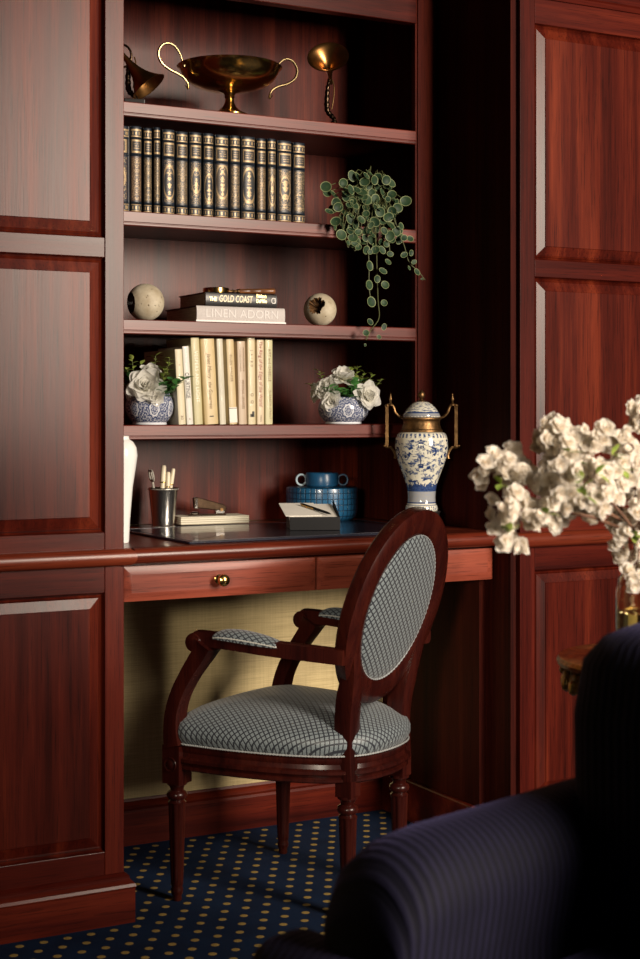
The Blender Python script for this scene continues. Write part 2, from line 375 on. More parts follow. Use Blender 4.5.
# ---------------------------------------------------------------- mesh builder
class MB:
    def __init__(s): s.v = []; s.f = []; s.uv = {}; s.fm = []; s.mi = 0
    def vert(s, p): s.v.append(tuple(p)); return len(s.v)-1
    def face(s, idx, uv=None):
        s.f.append(tuple(idx)); s.fm.append(s.mi)
        if uv: s.uv[len(s.f)-1] = uv
    def box(s, x0, x1, y0, y1, z0, z1):
        b = len(s.v)
        s.v += [(x, y, z) for z in (z0, z1) for y in (y0, y1) for x in (x0, x1)]
        for q in ((0,2,3,1), (4,5,7,6), (0,1,5,4), (2,6,7,3), (0,4,6,2), (1,3,7,5)): s.face([b+i for i in q])
        return s
    def loft(s, rings, closed=True, cap0=False, cap1=False, uvf=None, xf=None, vlist=None):
        n = len(rings[0]); base = []
        for r in rings:
            base.append(len(s.v))
            for p in r: s.v.append(tuple(xf @ Vector(p)) if xf else tuple(p))
        for i in range(len(rings)-1):
            for j in range(n if closed else n-1):
                k = (j+1) % n
                va, vb = (vlist[i], vlist[i+1]) if vlist else (i/(len(rings)-1), (i+1)/(len(rings)-1))
                uv = [(j/n, va), ((j+1)/n, va), ((j+1)/n, vb), (j/n, vb)]
                if uvf: uv = [uvf(rings[i][j]), uvf(rings[i][k]), uvf(rings[i+1][k]), uvf(rings[i+1][j])]
                s.face((base[i]+j, base[i]+k, base[i+1]+k, base[i+1]+j), uv)
        if cap0: s.face([base[0]+j for j in reversed(range(n))], [uvf(rings[0][j]) for j in reversed(range(n))] if uvf else None)
        if cap1: s.face([base[-1]+j for j in range(n)], [uvf(rings[-1][j]) for j in range(n)] if uvf else None)
        return s
    def lathe(s, prof, seg=32, xf=None, flute=None, cap0=True, cap1=True):
        rings = []
        for r, z in prof:
            ring = []
            for j in range(seg):
                a = 2*math.pi*j/seg; rr = r
                if flute and flute[0] <= z <= flute[1]: rr = r*(1-flute[3]*(.5+.5*math.cos(flute[2]*a)))
                ring.append((rr*math.cos(a), rr*math.sin(a), z))
            rings.append(ring)
        z0, z1 = prof[0][1], prof[-1][1]
        vl = [(z-z0)/(z1-z0) if abs(z1-z0) > 1e-9 else i/(len(prof)-1) for i, (r, z) in enumerate(prof)]
        return s.loft(rings, True, cap0 and prof[0][0] > 1e-5, cap1 and prof[-1][0] > 1e-5, xf=xf, vlist=vl)
    def tube(s, path, rad, seg=8, closed=False, section=None, up=None, cap=True, xf=None):
        P = [Vector(p) for p in path]; n = len(P)
        rads = rad if isinstance(rad, (list, tuple)) else [rad]*n
        T = []
        for i in range(n):
            a = P[(i-1) % n] if (closed or i > 0) else P[i]
            b = P[(i+1) % n] if (closed or i < n-1) else P[i]
            d = b-a; T.append(d.normalized() if d.length > 1e-9 else Vector((0,0,1)))
        u0 = Vector(up) if up else (Vector((0,0,1)) if abs(T[0].z) < .9 else Vector((1,0,0)))
        u = (u0-T[0]*u0.dot(T[0])).normalized()
        rings = []
        for i in range(n):
            u = (u-T[i]*u.dot(T[i])).normalized() if not up else (u0-T[i]*u0.dot(T[i])).normalized()
            w = T[i].cross(u)
            if section: rings.append([P[i]+(u*b+w*a)*rads[i] for a, b in section])
            else: rings.append([P[i]+(u*math.cos(2*math.pi*j/seg)+w*math.sin(2*math.pi*j/seg))*rads[i] for j in range(seg)])
        if closed: rings.append(rings[0])
        return s.loft(rings, True, cap and not closed, cap and not closed, xf=xf)
    def prism(s, pts, y0, y1):            # outline in x,z pushed from y0 to y1
        return s.loft([[(x, y0, z) for x, z in pts], [(x, y1, z) for x, z in pts]], True, True, True)
    def build(s, name, mat, parent=None, smooth=35, bevel=0, world=False, seg=2):
        off = parent.location if (world and parent) else Vector((0,0,0))
        me = bpy.data.meshes.new(name)
        me.from_pydata([(x-off[0], y-off[1], z-off[2]) for x, y, z in s.v], [], s.f)
        if s.uv:
            ul = me.uv_layers.new(name='UVMap')
            for p in me.polygons:
                q = s.uv.get(p.index)
                if q:
                    for li, c in zip(p.loop_indices, q): ul.data[li].uv = c
        for m in (mat if isinstance(mat, (list, tuple)) else [mat]): me.materials.append(m)
        for p in me.polygons: p.material_index = s.fm[p.index]
        me.validate()
        import bmesh
        bm = bmesh.new(); bm.from_mesh(me); bmesh.ops.recalc_face_normals(bm, faces=bm.faces); bm.to_mesh(me); bm.free()
        if smooth:
            me.polygons.foreach_set('use_smooth', [True]*len(me.polygons)); me.set_sharp_from_angle(angle=R(smooth))
        o = bpy.data.objects.new(name, me); C.objects.link(o)
        if parent: o.parent = parent
        if bevel:
            b = o.modifiers.new('edge', 'BEVEL'); b.width = bevel; b.segments = seg; b.limit_method = 'ANGLE'; b.angle_limit = R(40)
        return o
def tag(o, label=None, cat=None, group=None, kind=None):
    if label: o['label'] = label
    if cat: o['category'] = cat
    if group: o['group'] = group
    if kind: o['kind'] = kind
    return o
def thing(name, label, cat, loc=(0,0,0), rotz=0, group=None):
    o = bpy.data.objects.new(name, None); o.empty_display_size = .05; C.objects.link(o)
    o.location = loc; o.rotation_euler = (0, 0, rotz)
    return tag(o, label, cat, group)
def copy_part(o, parent):
    c = o.copy(); c.parent = parent; C.objects.link(c); return c
def struct(name, mb, mat, **kw):
    return tag(mb.build(name, mat, **kw), kind='structure')
def spline(pts, n=8, closed=False):
    P = [Vector(p) for p in pts]; out = []; m = len(P)
    for i in range(m if closed else m-1):
        g = lambda k: P[k % m] if closed else P[max(0, min(m-1, k))]
        a, b, c, d = g(i-1), g(i), g(i+1), g(i+2)
        for j in range(n):
            t = j/n
            out.append(.5*((2*b)+(c-a)*t+(2*a-5*b+4*c-d)*t*t+(3*b-a-3*c+d)*t**3))
    if not closed: out.append(P[-1].copy())
    return out
def axis_xf(origin, direction, roll=0):
    q = Vector(direction).normalized().to_track_quat('Z', 'Y')
    return Matrix.Translation(Vector(origin)) @ q.to_matrix().to_4x4() @ Matrix.Rotation(roll, 4, 'Z')
def text(body, size, mat, parent, mtx, name='lettering', xscale=1, align='CENTER', shear=0, spacing=1, bold=0):
    cu = bpy.data.curves.new(name, 'FONT'); cu.body = body; cu.size = size; cu.align_x = align; cu.align_y = 'CENTER'
    cu.extrude = .00015; cu.shear = shear; cu.space_character = spacing; cu.materials.append(mat)
    cu.resolution_u = 3; cu.offset = bold
    o = bpy.data.objects.new(name, cu); C.objects.link(o); o.parent = parent
    o.matrix_local = mtx @ Matrix.Diagonal((xscale, 1, 1, 1)); return o
DOWN = Matrix(((0, 1, 0, 0), (0, 0, -1, 0), (-1, 0, 0, 0), (0, 0, 0, 1)))     # reads downward on a spine facing -y
FLAT = Matrix(((1, 0, 0, 0), (0, 0, -1, 0), (0, 1, 0, 0), (0, 0, 0, 1)))      # reads left to right facing -y
def T(x, y, z): return Matrix.Translation((x, y, z))

# ---------------------------------------------------------------- petals, leaves
def petal(mb, xf, L, W, cup, curl, ruff=0, nu=5, nv=4, ph=0):
    rows = []
    for i in range(nv+1):
        v = i/nv; row = []
        w = W*math.sin(math.pi*min(1, .18+.74*v))**.7
        for j in range(nu):
            u = 2*j/(nu-1)-1
            x = u*w*.5
            y = L*v*(1-.08*u*u*v)
            z = cup*(u*u*.5*w) + curl*L*v*v + ruff*L*math.sin(3*u+ph+4*v)*v
            row.append((xf @ Vector((x, y, z)), (.5+.5*u, v)))
        rows.append(row)
    b = len(mb.v)
    for r in rows:
        for p, _ in r: mb.v.append(tuple(p))
    for i in range(nv):
        for j in range(nu-1):
            mb.face((b+i*nu+j, b+i*nu+j+1, b+(i+1)*nu+j+1, b+(i+1)*nu+j), [rows[i][j][1], rows[i][j+1][1], rows[i+1][j+1][1], rows[i+1][j][1]])
def bloom(mb, xf, rad, layers, seed):
    rg = random.Random(seed)
    for n, el, ln, wd in layers:           # count, elevation (deg), length, width (share of radius)
        a0 = rg.uniform(0, 6.28)
        for k in range(n):
            a = a0+2*math.pi*k/n+rg.uniform(-.15, .15)
            x2 = xf @ Matrix.Rotation(a, 4, 'Z') @ Matrix.Rotation(R(el+rg.uniform(-8, 8)), 4, 'X')
            petal(mb, x2, rad*ln*rg.uniform(.88, 1.1), rad*wd, .38, rg.uniform(-.15, .25), .05, ph=rg.uniform(0, 6))
def leaf(mb, xf, L, W, fold=.25, droop=-.1, tip=1.0, nv=6):
    b = len(mb.v); rows = []
    for i in range(nv+1):
        v = i/nv
        w = W*.5*(math.sin(math.pi*v)**tip if 0 < v < 1 else 0)
        y = L*v; z = droop*L*v*v
        rows.append(len(mb.v))
        mb.v.append(tuple(xf @ Vector((-w, y, z+fold*w)))); mb.v.append(tuple(xf @ Vector((0, y, z)))); mb.v.append(tuple(xf @ Vector((w, y, z+fold*w))))
    for i in range(nv):
        a, c = rows[i], rows[i+1]; e0, e1 = (1, 1)
        mb.face((a, a+1, c+1, c), [(1, i/nv), (0, i/nv), (0, (i+1)/nv), (1, (i+1)/nv)])
        mb.face((a+1, a+2, c+2, c+1), [(0, i/nv), (1, i/nv), (1, (i+1)/nv), (0, (i+1)/nv)])
def coin(mb, xf, rx, ry, cup=.18, n=14):
    c = mb.vert(xf @ Vector((0, ry, 0)))
    r1 = [mb.vert(xf @ Vector((.6*rx*math.cos(2*math.pi*k/n), ry+.6*ry*math.sin(2*math.pi*k/n), cup*.3*rx))) for k in range(n)]
    r2 = [mb.vert(xf @ Vector((rx*math.cos(2*math.pi*k/n), ry+ry*math.sin(2*math.pi*k/n), cup*rx))) for k in range(n)]
    for k in range(n):
        m = (k+1) % n
        mb.face((c, r1[k], r1[m]), [(0,0), (.6,0), (.6,0)])
        mb.face((r1[k], r2[k], r2[m], r1[m]), [(.6,0), (1,0), (1,0), (.6,0)])
# ================================================================ THE ROOM
YB = 3.52                                   # back panel of the bookcase
struct('floor', MB().box(-2.5, 5.5, -3.0, 3.6, -.05, 0), M['carpet'], smooth=0)
struct('wall_back', MB().box(-2.5, 5.5, 3.56, 3.66, 0, 2.9), M['wallpaper'], smooth=0)
struct('wall_knee', MB().box(1.096, 2.010, 3.44, 3.50, 0, .728), M['wallpaper'], smooth=0)
def base_prof(): return [(0, 0), (.016, 0), (.016, .078), (.013, .084), (.016, .090), (.010, .100), (.005, .104), (.003, .110), (0, .110)]
bb = MB(); pr = base_prof()
bb.loft([[(x, 3.44-o, z) for o, z in pr] for x in (1.096, 2.006)], True, True, True)
struct('baseboard_back', bb, M['wood_h'], smooth=25)

# ---------------------------------------------------------------- panelled cabinets
def raised_panel(mb, x0, x1, z0, z1, yf):
    prof = [(-.001, .0005), (.002, .009), (.005, .0125), (.008, .0088), (.0105, .0105), (.0108, .0090), (.0315, .0032), (.0325, .0015), (.034, .0015)]
    rings = [[(x0+i, yf+d, z0+i), (x1-i, yf+d, z0+i), (x1-i, yf+d, z1-i), (x0+i, yf+d, z1-i)] for i, d in prof]
    mb.loft(rings, True, False, True); return mb
def path_mould(prof, pts):                  # profile (out, z) carried along a front edge with mitred returns
    return MB().loft([[f(o, z) for o, z in prof] for f in pts], True, True, True)
def half_round(z0, z1, depth, n=10):
    zc, h = (z0+z1)/2, (z1-z0)/2
    return [(-.004, z0), (0, z0)] + [(depth*math.cos(a)**.7 if abs(math.cos(a)) > 1e-6 else 0, zc+h*math.sin(a)) for a in [R(-90+180*k/n) for k in range(1, n)]] + [(0, z1), (-.004, z1)]
def cabinet(name, label, x0, x1, yf, stl, rail_l, left_return):
    t = thing(name, label, 'cabinet', ((x0+x1)/2, yf+.3, 0))
    sx = -1 if left_return else 1           # side on which the reveal lies
    MB().box(x0+.001, x1-.001, yf+.02, 3.54, .01, 2.5).build('carcass', M['wood_v'], t, smooth=0, world=True)
    f = MB()
    f.box(x0, x0+stl, yf, yf+.021, .09, 2.03); f.box(x1-rail_l, x1, yf, yf+.021, .09, 2.03)
    f.build('stile', M['wood_v'], t, smooth=0, bevel=.0012, world=True)
    xa, xb = x0+stl, x1-rail_l
    rails = [(.09, .148), (.679, .803), (1.367, 1.408), (1.961, 2.03)]
    for a, b in rails: MB().box(xa+.0003, xb-.0003, yf+.0002, yf+.0205, a, b).build('rail', M['wood_h'], t, smooth=0, bevel=.0012, world=True)
    for a, b in ((.148, .679), (.803, 1.367), (1.408, 1.961)):
        raised_panel(MB(), xa, xb, a, b, yf).build('raised_panel', M['wood_panel'], t, smooth=20, world=True)
    def pts(ret):
        if sx > 0: return [lambda o, z: (x0, yf-o, z), lambda o, z: (x1+o, yf-o, z), lambda o, z: (x1+o, ret, z)]
        return [lambda o, z: (x0-o, ret, z), lambda o, z: (x0-o, yf-o, z), lambda o, z: (x1, yf-o, z)]
    path_mould(half_round(.733, .769, .022), pts(yf+.006 if sx < 0 else 2.916)).build('waist_moulding', M['wood_desk'], t, smooth=30, world=True)
    pl = [(-.004, 0), (.018, 0), (.018, .070), (.020, .074), (.018, .080), (.012, .086), (.009, .090), (.009, .094), (.004, .099), (0, .101), (-.004, .101)]
    path_mould(pl, pts(yf+.1)).build('plinth', M['wood_h'], t, smooth=25, world=True)
    fa = [(-.004, 2.02), (.006, 2.02), (.010, 2.03), (.006, 2.036), (.006, 2.30), (.03, 2.36), (.03, 2.40), (-.004, 2.40)]
    path_mould(fa, [lambda o, z: (x0, yf-o, z), lambda o, z: (x1, yf-o, z)]).build('fascia', M['wood_h'], t, smooth=25, world=True)
    return t
cabinet('panelled_cabinet', 'tall mahogany cabinet of raised panels standing left of the desk, its face pale with sheen', .30, 1.091, 2.925, .042, .0413, False)
rc = cabinet('panelled_cabinet', 'tall deep red mahogany cabinet of raised panels right of the desk, behind the blossom', 2.047, 2.95, 2.87, .042, .042, True)
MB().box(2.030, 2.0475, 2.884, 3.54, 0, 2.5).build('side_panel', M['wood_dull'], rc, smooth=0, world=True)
# ---------------------------------------------------------------- bookcase above the desk
bc = thing('bookcase', 'open mahogany bookcase with four shelves built in above the writing desk', 'bookcase', (1.56, 3.36, .768))
MB().box(1.093, 2.028, YB, YB+.018, .7695, 2.4).build('back_panel', M['wood_panel'], bc, smooth=0, world=True)
MB().box(1.093, 1.103, 3.20, YB-.0005, .7695, 2.4).build('side_panel', M['wood_v'], bc, smooth=0, world=True)
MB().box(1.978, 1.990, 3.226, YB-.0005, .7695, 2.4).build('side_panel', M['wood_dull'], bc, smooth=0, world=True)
s = MB(); s.box(1.972, 2.028, 3.200, 3.225, .7695, 2.4); s.box(1.966, 1.972, 3.204, 3.222, .7695, 2.4)
s.build('stile', M['wood_v'], bc, smooth=0, bevel=.0015, world=True)
MB().box(1.1035, 1.9655, 3.196, 3.226, 2.02, 2.4).build('top_rail', M['wood_h'], bc, smooth=0, bevel=.002, world=True)
MB().box(1.1035, 1.9775, 3.227, YB-.0008, 2.36, 2.376).build('top_board', M['wood_h'], bc, smooth=0, world=True)
SH = [1.752, 1.505, 1.260, 1.020]
for z in SH:
    sh = MB().box(1.1035, 1.9655, 3.206, YB-.0008, z-.022, z).build('shelf', M['wood_h'], bc, smooth=0, bevel=.001, world=True)
    pe = [(.006, z-.0005), (-.001, z), (-.003, z-.002), (-.003, z-.0235), (-.0005, z-.0250), (-.0005, z-.0262), (-.0025, z-.0275), (-.0025, z-.031), (0, z-.033), (.006, z-.033)]
    e = MB().loft([[(x, 3.203+o, zz) for o, zz in pe] for x in (1.1037, 1.9653)], True, True, True).build('shelf_edge', M['wood_edge_lit'], sh, smooth=20)
    e.location = (-bc.location.x, -bc.location.y, -bc.location.z)
# ---------------------------------------------------------------- desk
ZT = .768
dk = thing('writing_desk', 'mahogany writing desk with two drawers, fitted between the tall cabinets', 'desk', (1.56, 3.2, 0))
MB().box(1.0925, 2.0285, 2.938, YB-.002, .737, ZT).build('desktop', M['wood_desk'], dk, smooth=0, world=True)
MB().loft([[(x, 2.938-o, z) for o, z in half_round(.734, ZT, .022)] for x in (1.1135, 2.0285)], True, True, True).build('edge_moulding', M['wood_desk'], dk, smooth=30, world=True)
MB().box(1.0935, 2.0275, 2.962, 2.985, .660, .7365).build('apron', M['wood_h'], dk, smooth=0, world=True)
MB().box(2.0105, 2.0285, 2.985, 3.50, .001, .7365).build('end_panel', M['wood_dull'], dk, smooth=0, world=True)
MB().box(1.995, 2.0103, 2.995, 3.42, .001, .108).build('end_baseboard', M['wood_h'], dk, smooth=0, bevel=.005, world=True)
for a, b, hide in ((1.096, 1.5475, 0), (1.5525, 2.020, 1)):
    prof = [(0, .018), (0, .0006), (.017, -.0041), (.018, -.0041)]
    z0, z1 = .655, .7285
    d = MB().loft([[(a+i, 2.944+dd, z0+i), (b-i, 2.944+dd, z0+i), (b-i, 2.944+dd, z1-i), (a+i, 2.944+dd, z1-i)] for i, dd in prof], True, True, True)
    dr = d.build('drawer', M['wood_drawer_lit'], dk, smooth=20, world=True)
    k = MB().lathe([(.0105, 0), (.0105, .002), (.007, .004), (.0048, .008), (.0048, .013), (.009, .016), (.0125, .020), (.0135, .025), (.012, .030), (.007, .0335), (.0001, .0345)], 24)
    kn = k.build('knob', M['brass'], dr)
    kn.location = (( X_at(219, 2.94) if not hide else 1.786)-1.56, 2.94-3.2, .692); kn.rotation_euler = (R(90), 0, 0)
    kn['label'] = 'round brass drawer knob'

# ================================================================ LEATHER-BOUND SET ON THE SECOND SHELF
spx = [(121.0,130.3),(131.5,142.5),(144.4,152.8),(154.4,161.2),(163.7,175.6),(177.2,188.7),(190.6,202.5),(204.4,214.4),(216.2,229.4),(231.,241.),(242.8,256.),(257.8,266.8),(268.4,276.9),(278.8,292.5),(294.3,306.)]
LH = [.1955,.197,.1955,.199,.1965,.1945,.196,.1965,.1955,.197,.1975,.1965,.198,.196,.1945]
orn = [(.02,.02,.03),(.07,.04,.03),(.05,.04,.028),(.045,.035,.025),(.012,.02,.034),(.055,.045,.035),(.015,.022,.035),(.012,.018,.028),(.05,.04,.035),(.035,.03,.028),(.02,.025,.032),(.06,.04,.025),(.025,.022,.02),(.02,.018,.02),(.02,.018,.018)]
LL = ['gilt leather book half hidden behind the left cabinet, first of the dark set',
 'second book of the dark leather set, rust-brown spine panel worn almost plain',
 'third book of the dark leather set, slim spine filled with gilt filigree',
 'slimmest volume of the dark leather set, fourth from the left',
 'fifth dark leather book, broad navy spine with a pale gilt figure',
 'sixth dark leather book, brownish gilt scrollwork spine',
 'seventh dark leather book, gilt figure on a dark navy panel',
 'eighth dark leather book, narrow navy spine just left of the first broad one',
 'ninth dark leather book, one of the two broad spines mid-row, directly under the trophy stem',
 'tenth dark leather book, narrow brown gilt spine between two broad ones',
 'eleventh dark leather book, broad spine with large dark title box',
 'twelfth dark leather book, reddish gilt spine',
 'thirteenth dark leather book, narrow, third from the right end',
 'fourteenth dark leather book, broad, second from the right end',
 'last dark leather book at the right end, beside the empty shelf space and trailing plant']
for i, ((a, b), h) in enumerate(zip(spx, LH)):
    Y = 3.222; xa = X_at(a, Y); xb = X_at(b, Y)
    if i == 0: xa = 1.106
    w = xb-xa-.0008; dp = .150
    t = thing('leather_book', LL[i], 'book', (xa, Y, SH[1]+.0006), 0, 'leather-bound set on the second shelf')
    gm = gilt_mat('gilt navy spine', (.006, .012, .022), orn[i], 3.7*i+1.3, [1,0,0,0,1,0,1,1,1,0,1,0,1,1,0][i], [1,1,1,1,.85,1,1.15,.95,.8,1,.8,1,1,1.2,1][i], [.4,.4,.4,.4,.38,.4,.42,.34,.44,.4,.41,.4,.36,.42,.4][i])
    bands = [.105, .665, .862]
    sp = MB(); rings = []; zs = sorted(set([0, .004/h, 1-.004/h, 1]+[k/40 for k in range(1, 40)]+[q+e for q in bands for e in (-.012, -.006, 0, .006, .012)]))
    for z in zs:
        bulge = max([max(0, 1-abs(z-q)/.012) for q in bands])*.0016
        end = -.0012 if z in (0, 1) else 0
        ring = []
        for j in range(11):
            ang = math.pi*j/10
            ring.append((w/2-(w/2+ (bulge+end)*.3)*math.cos(ang), .007-(.0075+bulge+end)*math.sin(ang)**.8, z*h))
        rings.append(ring)
    sp.loft(rings, False, vlist=zs, uvf=None)
    # stretch the across-coordinate so the strip spans 0..1
    for fi, q in sp.uv.items(): sp.uv[fi] = [(u*11/10, v) for u, v in q]
    cap = [(p[0], p[1], 0) for p in rings[0]]
    sp.build('spine', gm, t, smooth=50)
    for q in (0, w-.0022): MB().box(q, q+.0022, .006, dp, 0, h).build('cover_board', M['leather'], t, smooth=0)
    MB().box(.0024, w-.0024, .007, dp-.004, .003, h-.003).build('page_block', M['pages'], t, smooth=0)

# ================================================================ PALE NOVELS ON THE FOURTH SHELF
NV = [ # bottom px0, px1, top px0, top y, colour, depth
 (178.7,186.3,174.7,349.5,(.80,.72,.50),.195,'cream novel at the left end, its tan front cover showing beside the white flower'),
 (187.0,193.8,182.2,346.5,(.86,.84,.76),.150,'thin white novel leaning left, grey capitals running down its spine'),
 (194.6,203.4,190.6,338.0,(.66,.60,.34),.150,'tall olive-yellow novel with faint pale lettering, third from the left'),
 (205.4,218.8,201.0,339.0,(.74,.58,.31),.150,'widest tan novel with handwritten brown title on its spine'),
 (220.0,226.6,216.4,339.0,(.72,.68,.54),.150,'narrow greyish white novel with almost blank spine, fifth from the left'),
 (229.6,237.6,226.0,339.5,(.70,.55,.30),.145,'tan novel with a white sticker at the foot of its spine'),
 (239.0,247.4,237.0,341.5,(.62,.48,.34),.140,'pinkish beige novel with two lines of small type, slightly shorter than its neighbours'),
 (248.4,256.2,247.4,338.0,(.76,.66,.42),.150,'cream novel with a small black emblem at the foot of its spine'),
 (257.2,264.6,256.8,340.0,(.78,.64,.44),.148,'peach cream novel with red-brown handwritten title down the spine'),
 (265.4,273.2,265.2,340.0,(.66,.62,.36),.150,'last pale novel at the right end, olive cream with spaced dark capitals')]
for i, (b0, b1, t0, ty, col, dp, lab) in enumerate(NV):
    Y = 3.222; xa, xb = X_at(b0, Y), X_at(b1, Y)
    w = xb-xa; h = H-(ty-HY)*D_at((b0+t0)/2, Y)/FPX-SH[3]
    lean = math.atan2(X_at(b0, Y)-X_at(t0, Y), h)
    t = thing('novel', lab, 'book', (xa, Y, SH[3]+.0006), 0, 'pale novels on the fourth shelf')
    t.rotation_euler = (0, -lean, 0)
    jm = plain('pale book jacket', tuple(c*.80 for c in col), .45, var=.1, vscale=18, coat=.1)
    ou = []
    for j in range(7):
        ang = math.pi*j/6; ou.append((w/2-w/2*math.cos(ang), .0035-.0035*math.sin(ang)**.7))
    outer = [(w, dp)]+[(x, y) for x, y in reversed(ou)]+[(0, dp)]
    inner = [(.0018, dp), (.0018, .006), (w-.0018, .006), (w-.0018, dp)]
    loop = outer+inner
    MB().loft([[(x, y, 0) for x, y in loop], [(x, y, h) for x, y in loop]], True, True, True).build('jacket', jm, t, smooth=40)
    MB().box(.002, w-.002, .0065, dp-.004, .003, h-.003).build('page_block', M['pages'], t, smooth=0)
    def sptext(body, frac, size, mat, sx=1, sh=0, off=.5, spacing=1):
        text(body, size, mat, t, T(w*off, -.0006, h*frac) @ DOWN, 'spine_lettering', sx, shear=sh, spacing=spacing)
    if i == 0:
        sptext('I I', .79, .006, M['brown_ink']); sptext('ZO', .09, .007, M['brown_ink'])
        for k, q in enumerate((.86, .93)):      # rules printed on the front cover
            MB().box(-.0003, 0, .07, .18, h*q, h*q+.0016).build('printed_rule', M['brown_ink'], t, smooth=0)
    if i == 1:
        sptext('COURTINGE', .50, .0135, M['black_ink'], .78, off=.42); sptext('A NOVEL', .85, .0055, M['grey_ink']); sptext('U', .07, .006, M['brown_ink'])
    if i == 2: sptext('VESPERS AND LIGHT', .55, .012, plain('pale gold lettering', (.86,.82,.66), .4), 1, spacing=1.1)
    if i == 3:
        sptext('Janet Merry', .68, .0135, M['brown_ink'], .9, .25); sptext('the Governess', .34, .0125, M['brown_ink'], .85, .25)
        MB().box(w*.36, w*.64, -.0006, .0002, h*.087, h*.099).build('spine_mark', M['black_ink'], t, smooth=0)
    if i == 4: sptext('A Winter Garden', .5, .0075, plain('faint grey lettering', (.58,.56,.47), .5))
    if i == 5:
        sptext('ELLEN WALKER', .66, .0085, M['brown_ink'], 1, spacing=1.1)
        MB().box(.0004, w-.0004, -.0008, .0004, .004, h*.20).build('sticker', M['paper'], t, smooth=0, bevel=.0002)
        MB().box(.0004, w-.0004, -.001, .0002, h*.185, h*.192).build('sticker_line', M['black_ink'], t, smooth=0)
    if i == 6:
        sptext('PERSONAL LIBRARIES', .36, .0085, M['brown_ink'], .85, off=.55); sptext('THE READER AND HIS HOUSE', .78, .0042, M['brown_ink'], 1, off=.35)
        sptext('AN ANTHOLOGY OF SHELVES', .78, .0042, M['brown_ink'], 1, off=.72)
    if i == 7:
        sptext('L A I B O', .76, .0085, M['brown_ink'], .8, spacing=1.5); sptext('O O', .30, .010, M['brown_ink'], 1, spacing=1.6)
        e = MB().box(w*.28, w*.60, -.0006, .0002, h*.085, h*.12).box(w*.5, w*.78, -.0006, .0002, h*.085, h*.15)
        e.build('emblem', M['black_ink'], t, smooth=0); sptext('.', .05, .006, M['brown_ink'])
    if i == 8:
        sptext('The Ring of the Edge of the World', .60, .0118, plain('red-brown lettering', (.30, .06, .04), .6), .93, .2); sptext('NOON', .07, .005, M['brown_ink'])
    if i == 9:
        sptext('AMY and ISABELLE', .70, .0095, M['brown_ink'], .9, off=.55, spacing=1.15); sptext('ELIZABETH STROUT', .23, .0065, M['brown_ink'], 1, off=.62, spacing=1.2)

# ================================================================ STACK ON THE THIRD SHELF
def flat_book(name, label, px0, px1, zb, h, dp, cm, Y=3.226, spine_m=None):
    xa, xb = X_at(px0, Y), X_at(px1, Y); L = xb-xa
    t = thing(name, label, 'book', (xa, Y, zb), 0)
    for q in (0, h-.003): MB().box(0, L, .004, dp, q, q+.003).build('cover_board', cm, t, smooth=0, bevel=.0006)
    MB().loft([[(x, .0045-.005*math.sin(math.pi*k/6)**.7, h*.5-h*.5*math.cos(math.pi*k/6)) for k in range(7)] + [(x, .006, h), (x, .006, 0)] for x in (0, L)], True, True, True).build('spine', spine_m or cm, t, smooth=40)
    MB().box(.003, L-.003, .0065, dp-.003, .0032, h-.0032).build('page_block', M['pages'], t, smooth=0)
    return t, L
z3 = SH[2]+.0006
t, L = flat_book('art_book', 'large pale grey linen-bound book lying at the bottom of the stack', 196.8, 285, z3, .0385, .195, plain('grey brown board', (.10, .065, .055), .6), spine_m=plain('pale grey linen', (.56, .52, .50), .7, var=.1, vscale=300))
text('LINEN ADORN', .028, plain('pale lettering', (.66, .63, .61), .5), t, T(L/2+.002, -.0009, .0205) @ FLAT, 'spine_lettering', .98, spacing=1.05)
MB().box(-.002, L+.002, -.0012, .01, 0, .0048).build('bottom_edge', plain('white edge', (.84, .82, .80), .6), t, smooth=0)
t, L = flat_book('novel', 'black novel with gold lettering lying on top of the pale grey book', 205.8, 277, z3+.0392, .032, .165, plain('black jacket', (.016, .015, .016), .3))
text('THE', .0135, M['gold_ink'], t, T(.0185, -.0009, .0150) @ FLAT, 'spine_lettering', .75)
text('GOLD COAST', .0225, plain('cream gold lettering', (.84, .74, .48), .4), t, T(.0765, -.0009, .0165) @ FLAT, 'spine_lettering', .61, shear=.15, bold=.0005)
text('Nelson\nDeMille', .0120, M['gold_ink'], t, T(.1440, -.0009, .0200) @ FLAT, 'spine_lettering', .78, spacing=.95, bold=.0002)
em = MB().tube([(.1755+.0052*math.cos(a*math.pi/8), -.0009, .016+.0062*math.sin(a*math.pi/8)) for a in range(16)], .0013, 6, closed=True)
em.box(.1790, .1812, -.0012, 0, .0095, .0225); em.build('emblem', M['white_ink'], t)
zt = z3+.0392+.0326
mg = thing('magnifying_glass', 'brass magnifying glass with brown bamboo handle lying on the black book', 'magnifying glass', (X_at(216, 3.275), 3.275, zt), R(2))
MB().lathe([(.0275, 0), (.031, .001), (.0315, .006), (.031, .012), (.0285, .013), (.0275, .012), (.0275, .001)], 40).build('lens_rim', M['brass'], mg)
MB().lathe([(.0001, .003), (.018, .0035), (.0275, .0055), (.0275, .0075), (.018, .0095), (.0001, .010)], 32).build('lens', M['lens'], mg)
fx = axis_xf((.030, 0, .0065), (1, 0, .04))
MB().lathe([(.003, 0), (.003, .012), (.0045, .014), (.0032, .018), (.0032, .024), (.005, .026), (.0055, .030)], 16, xf=fx).build('ferrule', M['brass_dull'], mg)
hp = [(.0045, .030), (.0062, .032), (.0058, .036), (.0055, .050), (.0064, .056), (.0066, .059), (.0058, .063), (.0058, .080), (.0068, .086), (.0068, .089), (.0060, .093), (.0063, .112), (.0074, .119), (.0076, .123), (.0070, .127), (.0001, .128)]
MB().lathe(hp, 16, xf=fx).build('handle', M['bamboo'], mg)

